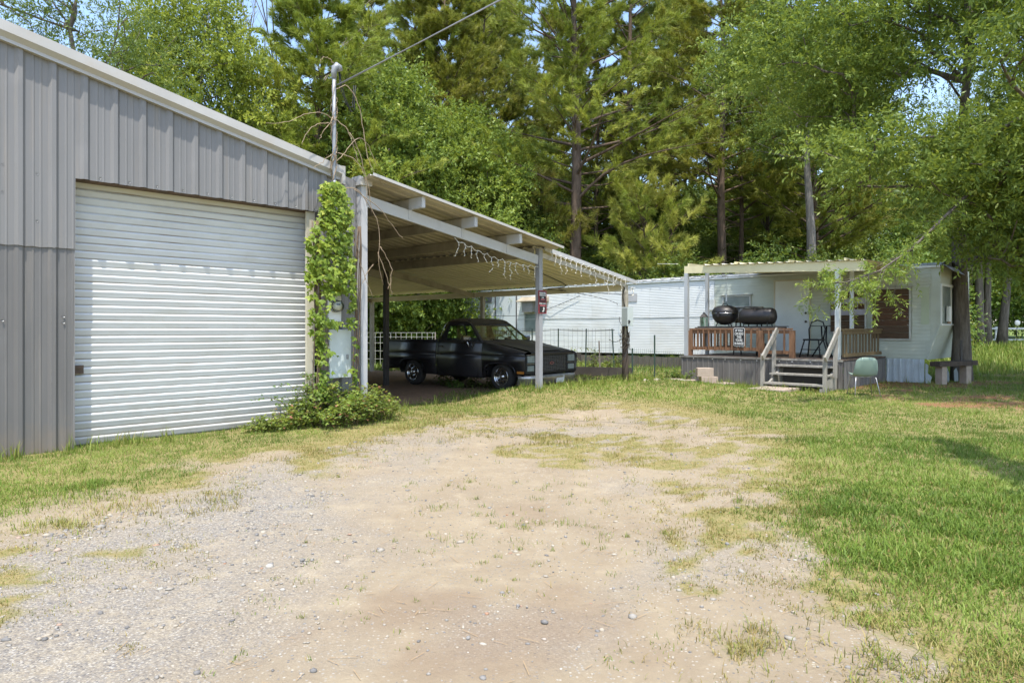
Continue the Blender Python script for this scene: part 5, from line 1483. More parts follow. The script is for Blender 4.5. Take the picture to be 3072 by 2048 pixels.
L_PINE = m_leaf('pine_needle', [(0., (0.072, 0.126, 0.019)), (.5, (0.162, 0.228, 0.024)), (.85, (0.264, 0.312, 0.034)), (1., (0.348, 0.360, 0.060))], .3, .5, .3)
L_VINE = m_leaf('vine_leaf', [(0., (0.060, 0.156, 0.017)), (.5, (0.144, 0.288, 0.024)), (.85, (0.264, 0.408, 0.036)), (1., (0.396, 0.480, 0.072))])
L_BRIAR = m_leaf('briar_leaf', [(0., (0.060, 0.120, 0.024)), (.5, (0.144, 0.228, 0.036)), (.8, (0.240, 0.312, 0.054)), (.93, (0.336, 0.348, 0.072)), (1., (0.360, 0.168, 0.084))])
def m_bark(name, a, b):
    t = NT(name)
    v = t.coords((1, 1, .16))
    n1 = t.noise(v, 9, 6, .65); n2 = t.noise(v, 28, 5)
    col = t.mix(t.ramp(n1, [(.35, 0.), (.62, 1.)]), a, b)
    col = t.mix(t.math('MULTIPLY', t.ramp(n2, [(.45, 0.), (.7, 1.)]), .5), col, tuple(x * .45 for x in a))
    return t.done(t.bsdf(col, .95, 0., .15, t.bump(n1, .9, .05)))
B_PINE = m_bark('pine_bark', (.095, .068, .05), (.17, .125, .095))
B_OAK = m_bark('oak_bark', (.10, .083, .07), (.19, .165, .14))
B_GREY = m_bark('grey_bark', (.17, .15, .13), (.29, .265, .24))
B_DEAD = m_bark('dead_wood', (.23, .18, .14), (.34, .28, .23))

def unit(a):
    return a / np.maximum(np.linalg.norm(a, axis=-1, keepdims=True), 1e-9)

def spray_leaves(P, D, L, M, ll, lw, up=.8, droop=.12, tone=None, curl=.0):
    """P,D: twig starts and directions (N,3); M leaves on each; returns verts, per-face tone"""
    N = len(P)
    t = (np.arange(M)[None] + rng.random((N, M))) / M
    base = P[:, None] + D[:, None] * (L[:, None] * t)[..., None]
    base[..., 2] -= droop * (t * L[:, None]) ** 2
    rv = rng.normal(size=(N, M, 3))
    per = unit(np.cross(np.broadcast_to(D[:, None], rv.shape), rv))
    ld = unit(D[:, None] * .55 + per * .8 + np.array([0, 0, -.18]))
    nr = unit(np.array([0, 0, 1.]) * up + rng.normal(size=(N, M, 3)) * .55)
    sd = unit(np.cross(ld, nr))
    l = (ll * rng.uniform(.65, 1.2, (N, M)))[..., None]; w = (lw * rng.uniform(.7, 1.2, (N, M)))[..., None]
    V = np.stack([base, base + ld * l * .45 + sd * w * .5, base + ld * l, base + ld * l * .45 - sd * w * .5], 2)
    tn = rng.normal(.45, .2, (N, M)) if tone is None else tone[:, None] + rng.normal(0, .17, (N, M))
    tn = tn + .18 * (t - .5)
    return V.reshape(-1, 3), np.clip(tn, 0, 1).ravel()

def quads_mesh(name, V, tone, mat):
    return np_mesh(name, V, np.arange(len(V)), 4, mat, {'v': ('FACE', tone)})

def limb(a, b, r0, r1, bend=.15, n=5):
    a, b = Vector(a), Vector(b)
    L = (b - a).length
    off = Vector((random.uniform(-1, 1), random.uniform(-1, 1), random.uniform(.2, 1))) * bend * L
    return [a.lerp(b, i / n) + off * (math.sin(math.pi * i / n) * .5) for i in range(n + 1)], [r0 + (r1 - r0) * i / n for i in range(n + 1)]

def trunk_path(h, lean=(0, 0), wob=.15, n=9):
    a, b = random.uniform(0, 6), random.uniform(0, 6)
    return [(lean[0] * (i / n) ** 1.3 * h + wob * math.sin(a + i * .8) * (i / n), lean[1] * (i / n) ** 1.3 * h + wob * math.sin(b + i * .9) * (i / n), h * i / n - .3 * (i == 0)) for i in range(n + 1)]

def at_path(P, z):
    for p, q in zip(P, P[1:]):
        if p[2] <= z <= q[2]:
            t = (z - p[2]) / (q[2] - p[2]); return Vector(p).lerp(Vector(q), t)
    return Vector(P[-1])

def broad(h, z0, rx, nclu, ntw, nlf, ll, lw, leafmat, barkmat, r0, seed, trunk_h=None, shape=1., lean=(0, 0), crad=1.15, twl=.8, up=.8, flatten=.75, clusters=None):
    """returns (trunk mesh, crown mesh) of a leafy tree in local coordinates"""
    random.seed(seed)
    global rng
    rng = np.random.default_rng(seed)
    th = trunk_h or h * .82
    P = trunk_path(th, lean)
    b = MB()
    b.tube([(P[0][0], P[0][1], P[0][2])] + P[1:], [r0 * (1.35 if i == 0 else 1.) * (1 - .8 * i / (len(P) - 1)) for i in range(len(P))], 10)
    C = []
    if clusters is not None:
        C = [tuple(c) for c in clusters]
    else:
        tries = 0
        while len(C) < nclu and tries < 6000:
            tries += 1
            u = random.random(); z = z0 + (h - z0) * u
            prof = (math.sin(math.pi * min(1, (u * .86 + .14)) ** .8)) ** .6 * shape
            a = random.uniform(0, 2 * math.pi); r_ = rx * prof * math.sqrt(random.uniform(.12, 1))
            ctr = at_path(P, min(z, th))
            c = (ctr.x + r_ * math.cos(a), ctr.y + r_ * math.sin(a), z, crad * random.uniform(.7, 1.25))
            if all((c[0] - q[0]) ** 2 + (c[1] - q[1]) ** 2 + (c[2] - q[2]) ** 2 > (.72 * crad) ** 2 for q in C):
                C.append(c)
    Pn, Dn, Ln, Tn = [], [], [], []
    # limbs: every clump hangs on the nearest point nearer to the trunk; radius follows what it carries
    zmin = max(z0 * .6, 1.2) if clusters is None else max(3.2, z0)
    nodes = [(at_path(P, zmin + (th * .97 - zmin) * i / 14), None, 0.) for i in range(15)]
    order = sorted(range(len(C)), key=lambda i: math.hypot(C[i][0] - at_path(P, min(C[i][2], th)).x, C[i][1] - at_path(P, min(C[i][2], th)).y))
    own = {}
    for i in order:
        p = Vector(C[i][:3]); best = None
        for k, (q, par, dist) in enumerate(nodes):
            d = (p - q).length + .35 * dist + (1.2 * max(0, q.z - p.z + .3))
            if best is None or d < best[0]: best = (d, k)
        k = best[1]; q, par, dist = nodes[k]
        mid = q.lerp(p, .5) + Vector((random.gauss(0, .08), random.gauss(0, .08), random.uniform(.0, .12))) * (p - q).length
        nodes.append((mid, k, dist + (p - q).length * .5)); nodes.append((p, len(nodes) - 1, dist + (p - q).length)); own[i] = len(nodes) - 1
    load = [0] * len(nodes)
    for k in own.values():
        while k is not None:
            load[k] += 1; k = nodes[k][1]
    for k in range(15, len(nodes)):
        q, par, _ = nodes[k]
        ra = min(.012 * max(1, load[par if par >= 15 else k]) ** .5 + .004, r0 * .6); rb_ = .012 * max(1, load[k]) ** .5
        b.tube([nodes[par][0], q], [max(ra, rb_) if par >= 15 else rb_ * 1.25, rb_], 5, False)
    for cx, cy, cz, cr in C:
        tone = random.gauss(.42, .11)
        n = max(3, int(ntw * (cr / crad) ** 2))
        dv = unit(rng.normal(size=(n, 3)) + np.array([0, 0, .25]))
        dv[:, 2] *= flatten
        dv = unit(dv)
        st = np.array([cx, cy, cz]) + dv * (cr * rng.uniform(.15, .75, n) ** .8)[:, None] * np.array([1, 1, flatten])
        out = np.array([cx, cy, 0]) - np.array([*at_path(P, min(cz, th))[:2], 0]); out = out / (np.linalg.norm(out) + 1e-6)
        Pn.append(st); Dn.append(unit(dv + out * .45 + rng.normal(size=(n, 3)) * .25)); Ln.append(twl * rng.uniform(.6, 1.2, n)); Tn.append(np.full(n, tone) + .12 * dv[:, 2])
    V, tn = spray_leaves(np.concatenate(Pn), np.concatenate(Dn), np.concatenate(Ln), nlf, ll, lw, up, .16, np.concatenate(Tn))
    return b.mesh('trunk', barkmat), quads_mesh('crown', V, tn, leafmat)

def needles(P, D, n, L, w, tone, spread=1.15):
    """needle fans: tufts at P pointing along D"""
    N = len(P)
    rv = rng.normal(size=(N, n, 3))
    d = unit(D[:, None] * spread + unit(rv) * rng.uniform(.3, 1.25, (N, n))[..., None])
    base = P[:, None] - D[:, None] * (rng.random((N, n)) * L * .75)[..., None]
    l = (L * rng.uniform(.65, 1.15, (N, n)))[..., None]
    sd = unit(np.cross(d, rng.normal(size=(N, n, 3)))) * w
    tip = base + d * l; tip[..., 2] -= .10 * l[..., 0]
    V = np.stack([base - sd, base + sd, tip], 2).reshape(-1, 3)
    tn = np.clip(tone[:, None] + rng.normal(0, .14, (N, n)), 0, 1).ravel()
    return V, tn

def pine(h, z0, rlow, nbr, nsub, ntuft, nn, r0, seed, L=.22, w=.007, dens_top=1., dead=8, lean=(0, 0), rise=.25, tone0=.60):
    random.seed(seed)
    global rng
    rng = np.random.default_rng(seed)
    P = trunk_path(h, lean, .12, 12)
    b = MB()
    b.tube(P, [r0 * (1.25 if i == 0 else 1.) * (1 - .86 * i / 12) for i in range(13)], 10)
    TP, TD, TT = [], [], []
    for i in range(nbr):
        u = (i + random.random()) / nbr
        z = z0 + (h - z0) * u
        ln_ = rlow * (1 - u) ** .7 * random.choice((.35, .6, .8, 1., 1.15)) * random.uniform(.85, 1.15) + .5
        a = i * 2.399 + random.uniform(-1.1, 1.1)
        s0 = at_path(P, z)
        e = s0 + Vector((math.cos(a) * ln_, math.sin(a) * ln_, ln_ * (rise + .35 * u) + random.uniform(-.2, .3)))
        pts, rs = limb(s0, e, .012 + .012 * ln_, .008, random.uniform(-.25, .2), 6)
        b.tube(pts, rs, 5, False)
        tone = random.gauss(tone0, .13)
        for j in range(nsub):
            q = .35 + .65 * (j + random.random()) / nsub
            k = min(5, int(q * 6)); pb = pts[k].lerp(pts[k + 1], q * 6 - k if k < 6 else 1)
            sgn = 1 if j % 2 else -1
            da = a + sgn * random.uniform(.35, 1.1)
            sl = ln_ * random.uniform(.18, .36) + .25
            pe = pb + Vector((math.cos(da) * sl, math.sin(da) * sl, sl * random.uniform(.05, .5)))
            b.tube([pb, pe], [.010, .006], 4, False)
            for m in range(ntuft):
                f = 1 - .75 * m / ntuft * random.uniform(.8, 1.1)
                c = pb.lerp(pe, f) + Vector((random.gauss(0, .09), random.gauss(0, .09), random.gauss(.03, .07)))
                dd = (pe - pb).normalized() + Vector((random.gauss(0, .4), random.gauss(0, .4), random.gauss(.35, .3)))
                TP.append(c[:]); TD.append(dd.normalized()[:]); TT.append(tone + random.gauss(0, .1))
    for i in range(dead):                                  # bare lower snags
        z = z0 * random.uniform(.35, 1.0); a = random.uniform(0, 6.28); ln_ = random.uniform(.5, 2.2)
        s0 = at_path(P, z)
        pts, rs = limb(s0, s0 + Vector((math.cos(a) * ln_, math.sin(a) * ln_, random.uniform(-.2, .5))), .028, .006, .2)
        b.tube(pts, rs, 4, False)
    V, tn = needles(np.array(TP), np.array(TD), nn, L, w, np.array(TT))
    me = np_mesh('crown', V, np.arange(len(V)), 3, L_PINE, {'v': ('FACE', tn)})
    return b.mesh('trunk', B_PINE), me

def tree(name, meshes, label, cat, x, y, rz=0., sc=1., group=None, z=None):
    t = thing(name, label, cat, (x, y, float(ground_z(x, y)) - .05 if z is None else z), rz, group)
    t.scale = (sc, sc, sc) if not isinstance(sc, tuple) else sc
    place('trunk', meshes[0], t)
    c = place('crown', meshes[1], t)
    return t

# ---- pines
PN1 = pine(21, 6.6, 5.8, 66, 8, 8, 42, .33, 101, .31, .011, dead=14)
tree('pine_tree', PN1, 'tall pine with a thick bare trunk rising behind the carport edge', 'pine tree', 2.86, 31.5, .4)
PN2 = pine(20, 7.4, 3.7, 62, 7, 8, 40, .27, 102, .30, .011, dead=26)
tree('pine_tree', PN2, 'dark trunked pine standing behind the porch roof', 'pine tree', 10.2, 34.0, 1.2)
tree('pine_tree', PN2, 'thin pine just right of the dark trunked pine', 'pine tree', 12.1, 37.0, 3.3, (.62, .62, .92))
tree('pine_tree', PN2, 'slender pine between the thick pine and the porch', 'pine tree', 7.2, 40.0, 5.0, (.7, .7, .95))
tree('pine_tree', PN2, 'slim far pine trunk to the right of the porch pines', 'pine tree', 14.6, 40.0, 2.2, (.6, .6, .85))
tree('pine_tree', PN2, 'slight pine just behind the thick trunked pine', 'pine tree', 4.6, 38.0, .2, (.65, .65, .9))
PN3 = pine(15.5, 4.0, 3.4, 80, 8, 8, 42, .20, 103, .29, .011, dead=4, rise=.4)
tree('pine_tree', PN3, 'full bright pine standing behind the garage roof and mast', 'pine tree', -7.7, 28.0, .9)
tree('pine_tree', PN3, 'tall pine behind the leafy tree right of the mast', 'pine tree', -5.0, 37.0, 3.0, (1., 1., 1.25))
tree('pine_tree', PN3, 'pine rising at the top centre left of the thick pine', 'pine tree', -1.6, 41.0, 4.4, (1.05, 1.05, 1.35))
PN4 = pine(4.6, 1.2, 1.9, 28, 6, 6, 54, .07, 104, .27, .009, dead=0, rise=.5, tone0=.88)
tree('small_pine', PN4, 'small bright pine added for a low pine branch over the carport roof', 'pine sapling', 0.85, 32.3, .3, (1.1, 1.1, 1.65))  # added small tree stands in for a low branch of the thick pine
tree('pine_tree', PN3, 'pine filling the gap behind the dense trees at the centre', 'pine tree', -3.4, 36.0, 1.4, (1., 1., 1.2))
tree('pine_tree', PN2, 'pine right behind the thick trunked pine at the centre', 'pine tree', 6.2, 37.0, 5.6, (1., 1., 1.15))
tree('pine_tree', PN2, 'pine seen between the porch pines and the willow oak', 'pine tree', 9.4, 42.0, 2.6, (1., 1., 1.3))
tree('small_pine', PN4, 'soft pine sapling in front of the porch pines', 'pine sapling', 6.1, 31.5, 2.0, (1.1, 1.1, 1.5))

# ---- broadleaf trees
BR1 = broad(10.5, 1.2, 3.6, 110, 78, 13, .16, .08, L_GUM, B_GREY, .16, 201, crad=1.05, twl=.75)
BR2 = broad(12.5, 3.0, 3.4, 100, 72, 13, .15, .07, L_LIME, B_GREY, .15, 202, crad=1.0, twl=.8)
BR3 = broad(9.0, .8, 3.8, 100, 70, 13, .15, .075, L_DARK, B_GREY, .13, 203, crad=1.1, twl=.75)
SH1 = broad(3.6, .2, 1.9, 38, 44, 12, .13, .06, L_DARK, B_GREY, .04, 204, crad=.75, twl=.55)
SH2 = broad(3.0, .2, 1.7, 32, 44, 12, .12, .06, L_LIME, B_GREY, .035, 205, crad=.7, twl=.5)
tree('leafy_tree', BR2, 'bright yellow-green tree towering over the garage roof', 'tree', -11.4, 26.0, .3, (1., 1., 1.12))
tree('leafy_tree', BR2, 'pale leafy tree between the bright tree and the mast', 'tree', -9.4, 33.0, 2.1, (1., 1., .95))
tree('leafy_tree', BR1, 'dense round tree directly right of the mast', 'tree', -5.2, 29.5, 1.1, (1.0, 1.0, 1.16))
tree('leafy_tree', BR1, 'dense tree above the middle of the carport roof', 'tree', -2.2, 31.5, 3.4, (1.05, 1.05, 1.05))
tree('leafy_tree', BR3, 'dark tree low behind the carport roof slope', 'tree', -.6, 34.0, .5, 1.0)
tree('leafy_tree', BR3, 'dark tree behind the mast and corner post', 'tree', -8.0, 35.5, 2.5, 1.2)
tree('leafy_tree', BR2, 'light green tree standing against the sky behind the thick pine', 'tree', 1.2, 43.0, 4.4, (1.1, 1.1, 1.0))
tree('leafy_tree', BR1, 'leafy tree left of the thick pine trunk', 'tree', -.2, 39.0, 5.2, (.9, .9, .9))
for i_, (x_, y_, s_) in enumerate(((-9.5, 46, 1.5), (-.8, 49, 1.6), (3.6, 50, 1.5), (12.5, 51, 1.6), (17.5, 48, 1.5), (23.5, 56, 1.5), (15.6, 36, 1.1))):
    tree('pine_tree', PN3, 'tall pine in the back row of the wood', 'pine tree', x_, y_, i_ * 1.3, (1.15, 1.15, s_), 'pines of the back row')
# filler wood: not told apart one by one
WOOD = []
for x, y, kind, sc in ((-17, 33, 0, 1.1), (-15.5, 40, 2, 1.2), (-11, 42, 0, 1.2), (-6.5, 45, 2, 1.2), (-3, 48, 2, 1.2), (4.5, 46, 2, .95), (7.6, 48, 2, .9), (10.5, 46, 2, .85), (13.5, 48, 2, .9), (16.5, 46, 2, .9), (19, 52, 0, .95), (25, 58, 2, 1.), (31, 60, 0, 1.), (34, 52, 2, 1.1), (40, 54, 0, 1.2), (-21, 42, 2, 1.2), (8.8, 39, 2, .72), (5.2, 36.5, 2, .62), (16, 39, 0, .7), (12.4, 41.5, 2, .75)):
    WOOD.append((x, y, kind, sc))
for i, (x, y, kind, sc) in enumerate(WOOD):
    sc = sc * (1.35 if y > 43 else 1.)
    tree('wood_tree', (BR1, BR2, BR3)[kind], 'leafy tree in the dense wood at the back of the lot', 'tree', x, y, i * 1.7, (sc * 1.05, sc * 1.05, sc), 'trees of the back wood')
for i, (x, y, k, sc) in enumerate(((-8.6, 29.5, 0, 1.), (-7.2, 31, 1, .9), (-5.9, 32.0, 0, 1.1), (-4.2, 33, 0, 1.), (-2.6, 33.5, 1, 1.), (-10.5, 31, 0, 1.2), (4.1, 30.5, 0, 1.), (5.6, 30.0, 1, .9), (7.0, 29.5, 0, 1.1), (8.7, 29.8, 1, .8), (10.9, 29.0, 0, 1.2), (12.6, 28.5, 0, 1.1), (14.2, 27.5, 0, 1.), (2.0, 32.5, 0, 1.2), (16.5, 30, 0, 1.2), (19.5, 33, 1, 1.), (3.2, 28.8, 0, .8), (21.6, 27.5, 1, .45), (22.6, 26.5, 1, .4))):
    tree('understory_bush', (SH1, SH2)[k], 'understory bush at the foot of the wood behind the trailer', 'bush', x, y, i * 2.1, sc, 'understory bushes behind the trailer')

# ---- single trunks told apart at the right
HW = broad(15, 8.5, 3.2, 55, 44, 12, .14, .06, L_DARK, B_GREY, .27, 206, crad=1.1)
tree('hardwood_tree', HW, 'grey barked hardwood trunk rising behind the porch roof', 'tree', 12.6, 29.6, .7)
HW2 = broad(14, 5.0, 3.6, 70, 46, 12, .14, .045, L_OAK, B_OAK, .23, 207, lean=(.01, 0), crad=1.1)
tree('oak_tree', HW2, 'dark twin trunk beside the big oak', 'tree', 23.9, 35.8, .7)
tree('oak_tree', HW2, 'light grey twin trunk beside the big oak', 'tree', 24.45, 36.0, 3.7, (.9, .9, .95))
HW3 = broad(13, 4.8, 3.4, 64, 46, 12, .14, .045, L_OAK, B_OAK, .24, 208, lean=(.16, 0), crad=1.1)
tree('oak_tree', HW3, 'leaning trunk at the right edge of the picture', 'tree', 25.3, 36.2, 0.)

# ---- the willow oak that hangs over the yard at the right
random.seed(31)
CL = []
def blob(cx, cy, cz, rx, ry, rz, n, cr, lo=.55):
    k = 0
    while k < n:
        v = Vector((random.gauss(0, 1), random.gauss(0, 1), random.gauss(0, 1))).normalized() * random.uniform(lo, 1.) ** .6
        CL.append((cx + v.x * rx, cy + v.y * ry, cz + v.z * rz, cr * random.uniform(.7, 1.25))); k += 1
OX, OY = 11.62, 18.1
blob(12.6 - OX, 18.2 - OY, 8.4, 4.6, 4.4, 4.2, 105, .95)
blob(8.2 - OX, 19.0 - OY, 9.3, 3.0, 3.0, 2.3, 50, .9, .3)
blob(12.3 - OX, 14.2 - OY, 4.6, 2.6, 2.2, 1.5, 34, .8, .3)
blob(9.2 - OX, 15.6 - OY, 5.0, 2.4, 2.0, 1.1, 26, .75, .3)
blob(10.4 - OX, 12.2 - OY, 6.6, 2.6, 1.8, 1.6, 22, .85, .3)
blob(11.3 - OX, 14.6 - OY, 3.9, 2.2, 1.6, 1.3, 34, .75, .3)
blob(12.9 - OX, 15.4 - OY, 3.9, 1.8, 1.8, 1.5, 30, .8, .3)
blob(13.2 - OX, 16.3 - OY, 8.0, 3.2, 2.2, 2.6, 40, .9, .2)
blob(12.6 - OX, 17.0 - OY, 10.0, 3.4, 2.6, 1.6, 28, .9, .2)
W_OAK = broad(12.5, 3.0, 6, 0, 46, 15, .14, .047, L_OAK, B_OAK, .215, 301, trunk_h=11.5, clusters=CL, crad=.9, twl=.62, up=.55, flatten=.7)
oak = tree('willow_oak', W_OAK, 'big willow oak overhanging the yard beside the trailer nose', 'tree', OX, OY)
# low branch hanging in front of the porch
random.seed(32); rng = np.random.default_rng(32)
lb = MB(); P_, D_, L_, T_ = [], [], [], []
main = [(9.6, 14.6, 4.3), (8.6, 14.0, 3.6), (7.7, 13.5, 2.95), (6.9, 13.15, 2.5), (6.2, 12.95, 2.28), (5.55, 12.85, 2.2)]
lb.tube(main, [.035, .028, .02, .015, .01, .005], 6)
for i in range(64):
    q = random.random() ** .8 * (len(main) - 1.001); k = int(q)
    p = Vector(main[k]).lerp(Vector(main[k + 1]), q - k)
    L = random.uniform(.3, .75) * (1.25 if 1.5 < q < 4.2 else .7)
    d = Vector((random.gauss(-.35, .55), random.gauss(-.1, .6), random.gauss(-.55 if q < 4.2 else .0, .45))).normalized()
    e = p + d * L
    lb.tube([p, p.lerp(e, .5) + Vector((0, 0, .03)), e], [.006, .004, .002], 4, False)
    for j in range(6):
        P_.append(p.lerp(e, .15 + .8 * random.random())[:]); D_.append((d + Vector((random.gauss(0, .6), random.gauss(0, .6), random.gauss(-.1, .4)))).normalized()[:]); L_.append(random.uniform(.12, .3)); T_.append(random.gauss(.72, .12))
V, tn = spray_leaves(np.array(P_), np.array(D_), np.array(L_), 11, .105, .022, .5, .3, np.array(T_))
loc0 = Vector((OX, OY, float(ground_z(OX, OY)) - .05))
br = place('low_branch', lb.mesh('low_branch', B_OAK), oak, -loc0)
place('branch_leaves', quads_mesh('branch_leaves', V, tn, L_OAK), br)
tag(oak, 'big willow oak overhanging the yard beside the trailer nose', 'tree')

# willow oak behind the garage at the top left
random.seed(33); CL = []
blob(.5, 0, 10.4, 2.0, 2.0, 2.2, 30, .8, .3); blob(-1.6, -.6, 11.0, 1.6, 1.2, 1.2, 15, .7, .3); blob(1.6, .4, 8.6, 1.4, 1.4, 2.0, 16, .7, .3)
W_OAK2 = broad(12.6, 6.0, 3, 0, 24, 13, .14, .036, L_DARK, B_OAK, .14, 302, trunk_h=8.2, clusters=CL, crad=.8, twl=.6, up=.4, flatten=.9)
tree('willow_oak', W_OAK2, 'thin willow oak against the sky behind the garage roof', 'tree', -12.5, 20.5, .2)

# bare dead tree
random.seed(34)
dt = MB()
def rec(p, d, L, r, depth):
    e = p + d * L
    dt.tube([p, p.lerp(e, .5) + Vector((random.gauss(0, .04), random.gauss(0, .04), 0)) * L, e], [r, r * .82, r * .62], 6 if depth < 2 else 4, False)
    if depth < 5:
        for _ in range(3 if depth else 4):
            a = random.uniform(0, 6.28); s = random.uniform(.3, .65)
            nd = (d + Vector((math.cos(a) * s, math.sin(a) * s, random.uniform(-.05, .3)))).normalized()
            rec(p.lerp(e, random.uniform(.55, 1.)), nd, L * random.uniform(.5, .72), r * .55, depth + 1)
rec(Vector((0, 0, -.2)), Vector((.02, 0, 1)), 9.5, .13, 0)
tag(dt.build('dead_tree', B_DEAD, None, (-11.3, 31.5, 0)), 'bare dead tree against the sky behind the garage', 'dead tree')

# oak beyond the right edge: one long branch shades the lawn
random.seed(35); CL = []
for i in range(22):
    q = i / 21
    CL.append((-3.6 + .6 * q + random.uniform(-.06, .06), 2.6 + 2.9 * q, 5.5 + random.uniform(-.06, .06), .24 - .08 * q))
for i in range(6):
    CL.append((-.6 - 3.0 * i / 5, .5 + 2.1 * i / 5, 6.2 - .1 * i, .4))
blob(1.5, -2.0, 7.5, 2.2, 2.2, 1.8, 14, .8, .3)
W_OAK3 = broad(9.4, 5.0, 3, 0, 170, 9, .15, .06, L_OAK, B_OAK, .2, 303, trunk_h=8.6, clusters=CL, crad=.8, twl=.28)
tree('oak_tree', W_OAK3, 'oak beyond the right edge whose long branch shades the lawn', 'tree', 8.5, 1.0, 0.)
# ------------------------------------------------------------------ vine on the garage corner
random.seed(41); rng = np.random.default_rng(41)
def lobed(P, D, N_, size, tone, mat, name, lobes=3):
    """palmate leaves: each made of `lobes` rhombs fanned from the stalk"""
    n = len(P); Vs, Ts = [], []
    nr = unit(N_); d0 = unit(D - nr * np.sum(D * nr, -1, keepdims=True))
    sd = np.cross(nr, d0)
    for k in range(lobes):
        a = (k - (lobes - 1) / 2) * .95
        d = unit(d0 * math.cos(a) + sd * math.sin(a) - nr * .15); s2 = np.cross(nr, d)
        l = (size * (1. if abs(a) < .1 else .82))[:, None]; w = l * .52
        Vs.append(np.stack([P, P + d * l * .5 + s2 * w * .5, P + d * l, P + d * l * .5 - s2 * w * .5], 1)); Ts.append(tone)
    V = np.concatenate(Vs).reshape(-1, 3); T = np.clip(np.concatenate(Ts), 0, 1)
    return quads_mesh(name, V, T, mat)
vine = thing('climbing_vine', 'leafy green vine climbing the post and meter at the garage corner', 'vine', (*gw(3.22, -.2), 0), GA)
n = 3500
z = rng.uniform(.35, 3.55, n)
ed = .55 + .9 * fbm(z * 2.6, z * 0 + 3, 14, 3)
wl = ed * np.interp(z, [.3, .8, 1.2, 1.6, 2.2, 2.8, 3.2, 3.6], [.30, .22, .26, .32, .36, .30, .2, .10])
wr = (1.55 - ed * .55) * np.interp(z, [.3, .8, 1.2, 1.6, 2.2, 2.8, 3.2, 3.6], [.50, .42, .44, .42, .40, .38, .30, .14])
xx = rng.uniform(-1, 1, n)
x = np.where(xx < 0, xx * wl, xx * wr)
y = -.06 - np.abs(rng.normal(.10, .10, n)) * np.sqrt(np.clip(1 - (np.abs(xx)) ** 2, .05, 1)) - .05
box_ = ((x > -.12) & (x < .40) & (z > .45) & (z < 1.42) & (rng.random(n) < .985)) | ((x > -.10) & (x < .28) & (z > 1.52) & (z < 1.93))
hole = fbm(x * 5 + 3, z * 4, 44, 3)
keep = ~box_ & (rng.random(n) < np.where(z < 1.5, .7, 1)) & (hole > .33)
x, y, z = x[keep], y[keep], z[keep]; n = len(x)
D = np.stack([rng.normal(0, .6, n), rng.normal(-.3, .3, n), rng.normal(-.8, .35, n)], -1); Nn = np.stack([rng.normal(0, .45, n), -np.ones(n), rng.normal(.7, .4, n)], -1)
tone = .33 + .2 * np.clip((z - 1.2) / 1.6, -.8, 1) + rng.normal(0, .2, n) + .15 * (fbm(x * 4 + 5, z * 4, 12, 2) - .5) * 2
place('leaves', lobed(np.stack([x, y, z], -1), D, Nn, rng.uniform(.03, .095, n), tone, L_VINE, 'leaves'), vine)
vs_ = MB()
for i in range(16):
    a = random.uniform(0, 6); x0 = random.choice((random.uniform(-.26, -.16), random.uniform(.44, .56)))
    vs_.tube([(x0 + .06 * math.sin(a + j * .7), -.1 - .05 * math.cos(a + j), .0 + j * .33) for j in range(10)], .007, 5)
vs_.build('stems', pmat('vine_stem', (.17, .12, .08), (.12, .085, .055), 6, .85), vine)

# dead tendrils wound round the mast
random.seed(42)
M_TENDRIL = pmat('dead_tendril', (.36, .275, .185), (.27, .2, .13), 6, .8)
dv = thing('dead_vine', 'tangle of dry brown tendrils hanging from the conduit mast', 'dead vine', (*gw(3.36, -.2), 0), GA)
def tendril(pts, r=.006, name='tendril'):
    P = [Vector(p) for p in pts]; out = []
    for i in range(len(P) - 1):
        p0, p1, p2, p3 = P[max(i - 1, 0)], P[i], P[i + 1], P[min(i + 2, len(P) - 1)]
        for j in range(5):
            t = j / 5
            out.append(.5 * ((2 * p1) + (-p0 + p2) * t + (2 * p0 - 5 * p1 + 4 * p2 - p3) * t * t + (-p0 + 3 * p1 - 3 * p2 + p3) * t ** 3) + Vector((random.gauss(0, .006), random.gauss(0, .006), random.gauss(0, .006))))
    out.append(P[-1])
    m = len(out)
    MB().tube(out, [r * (1 - .55 * i / m) for i in range(m)], 5).build(name, M_TENDRIL, dv)
for k in range(4):
    a0 = random.uniform(0, 6)
    tendril([(math.cos(a0 + j * 1.25) * .045, math.sin(a0 + j * 1.25) * .045, 3.3 + j * (.12 + .02 * k) + random.uniform(-.03, .03)) for j in range(14 - k)], .008)
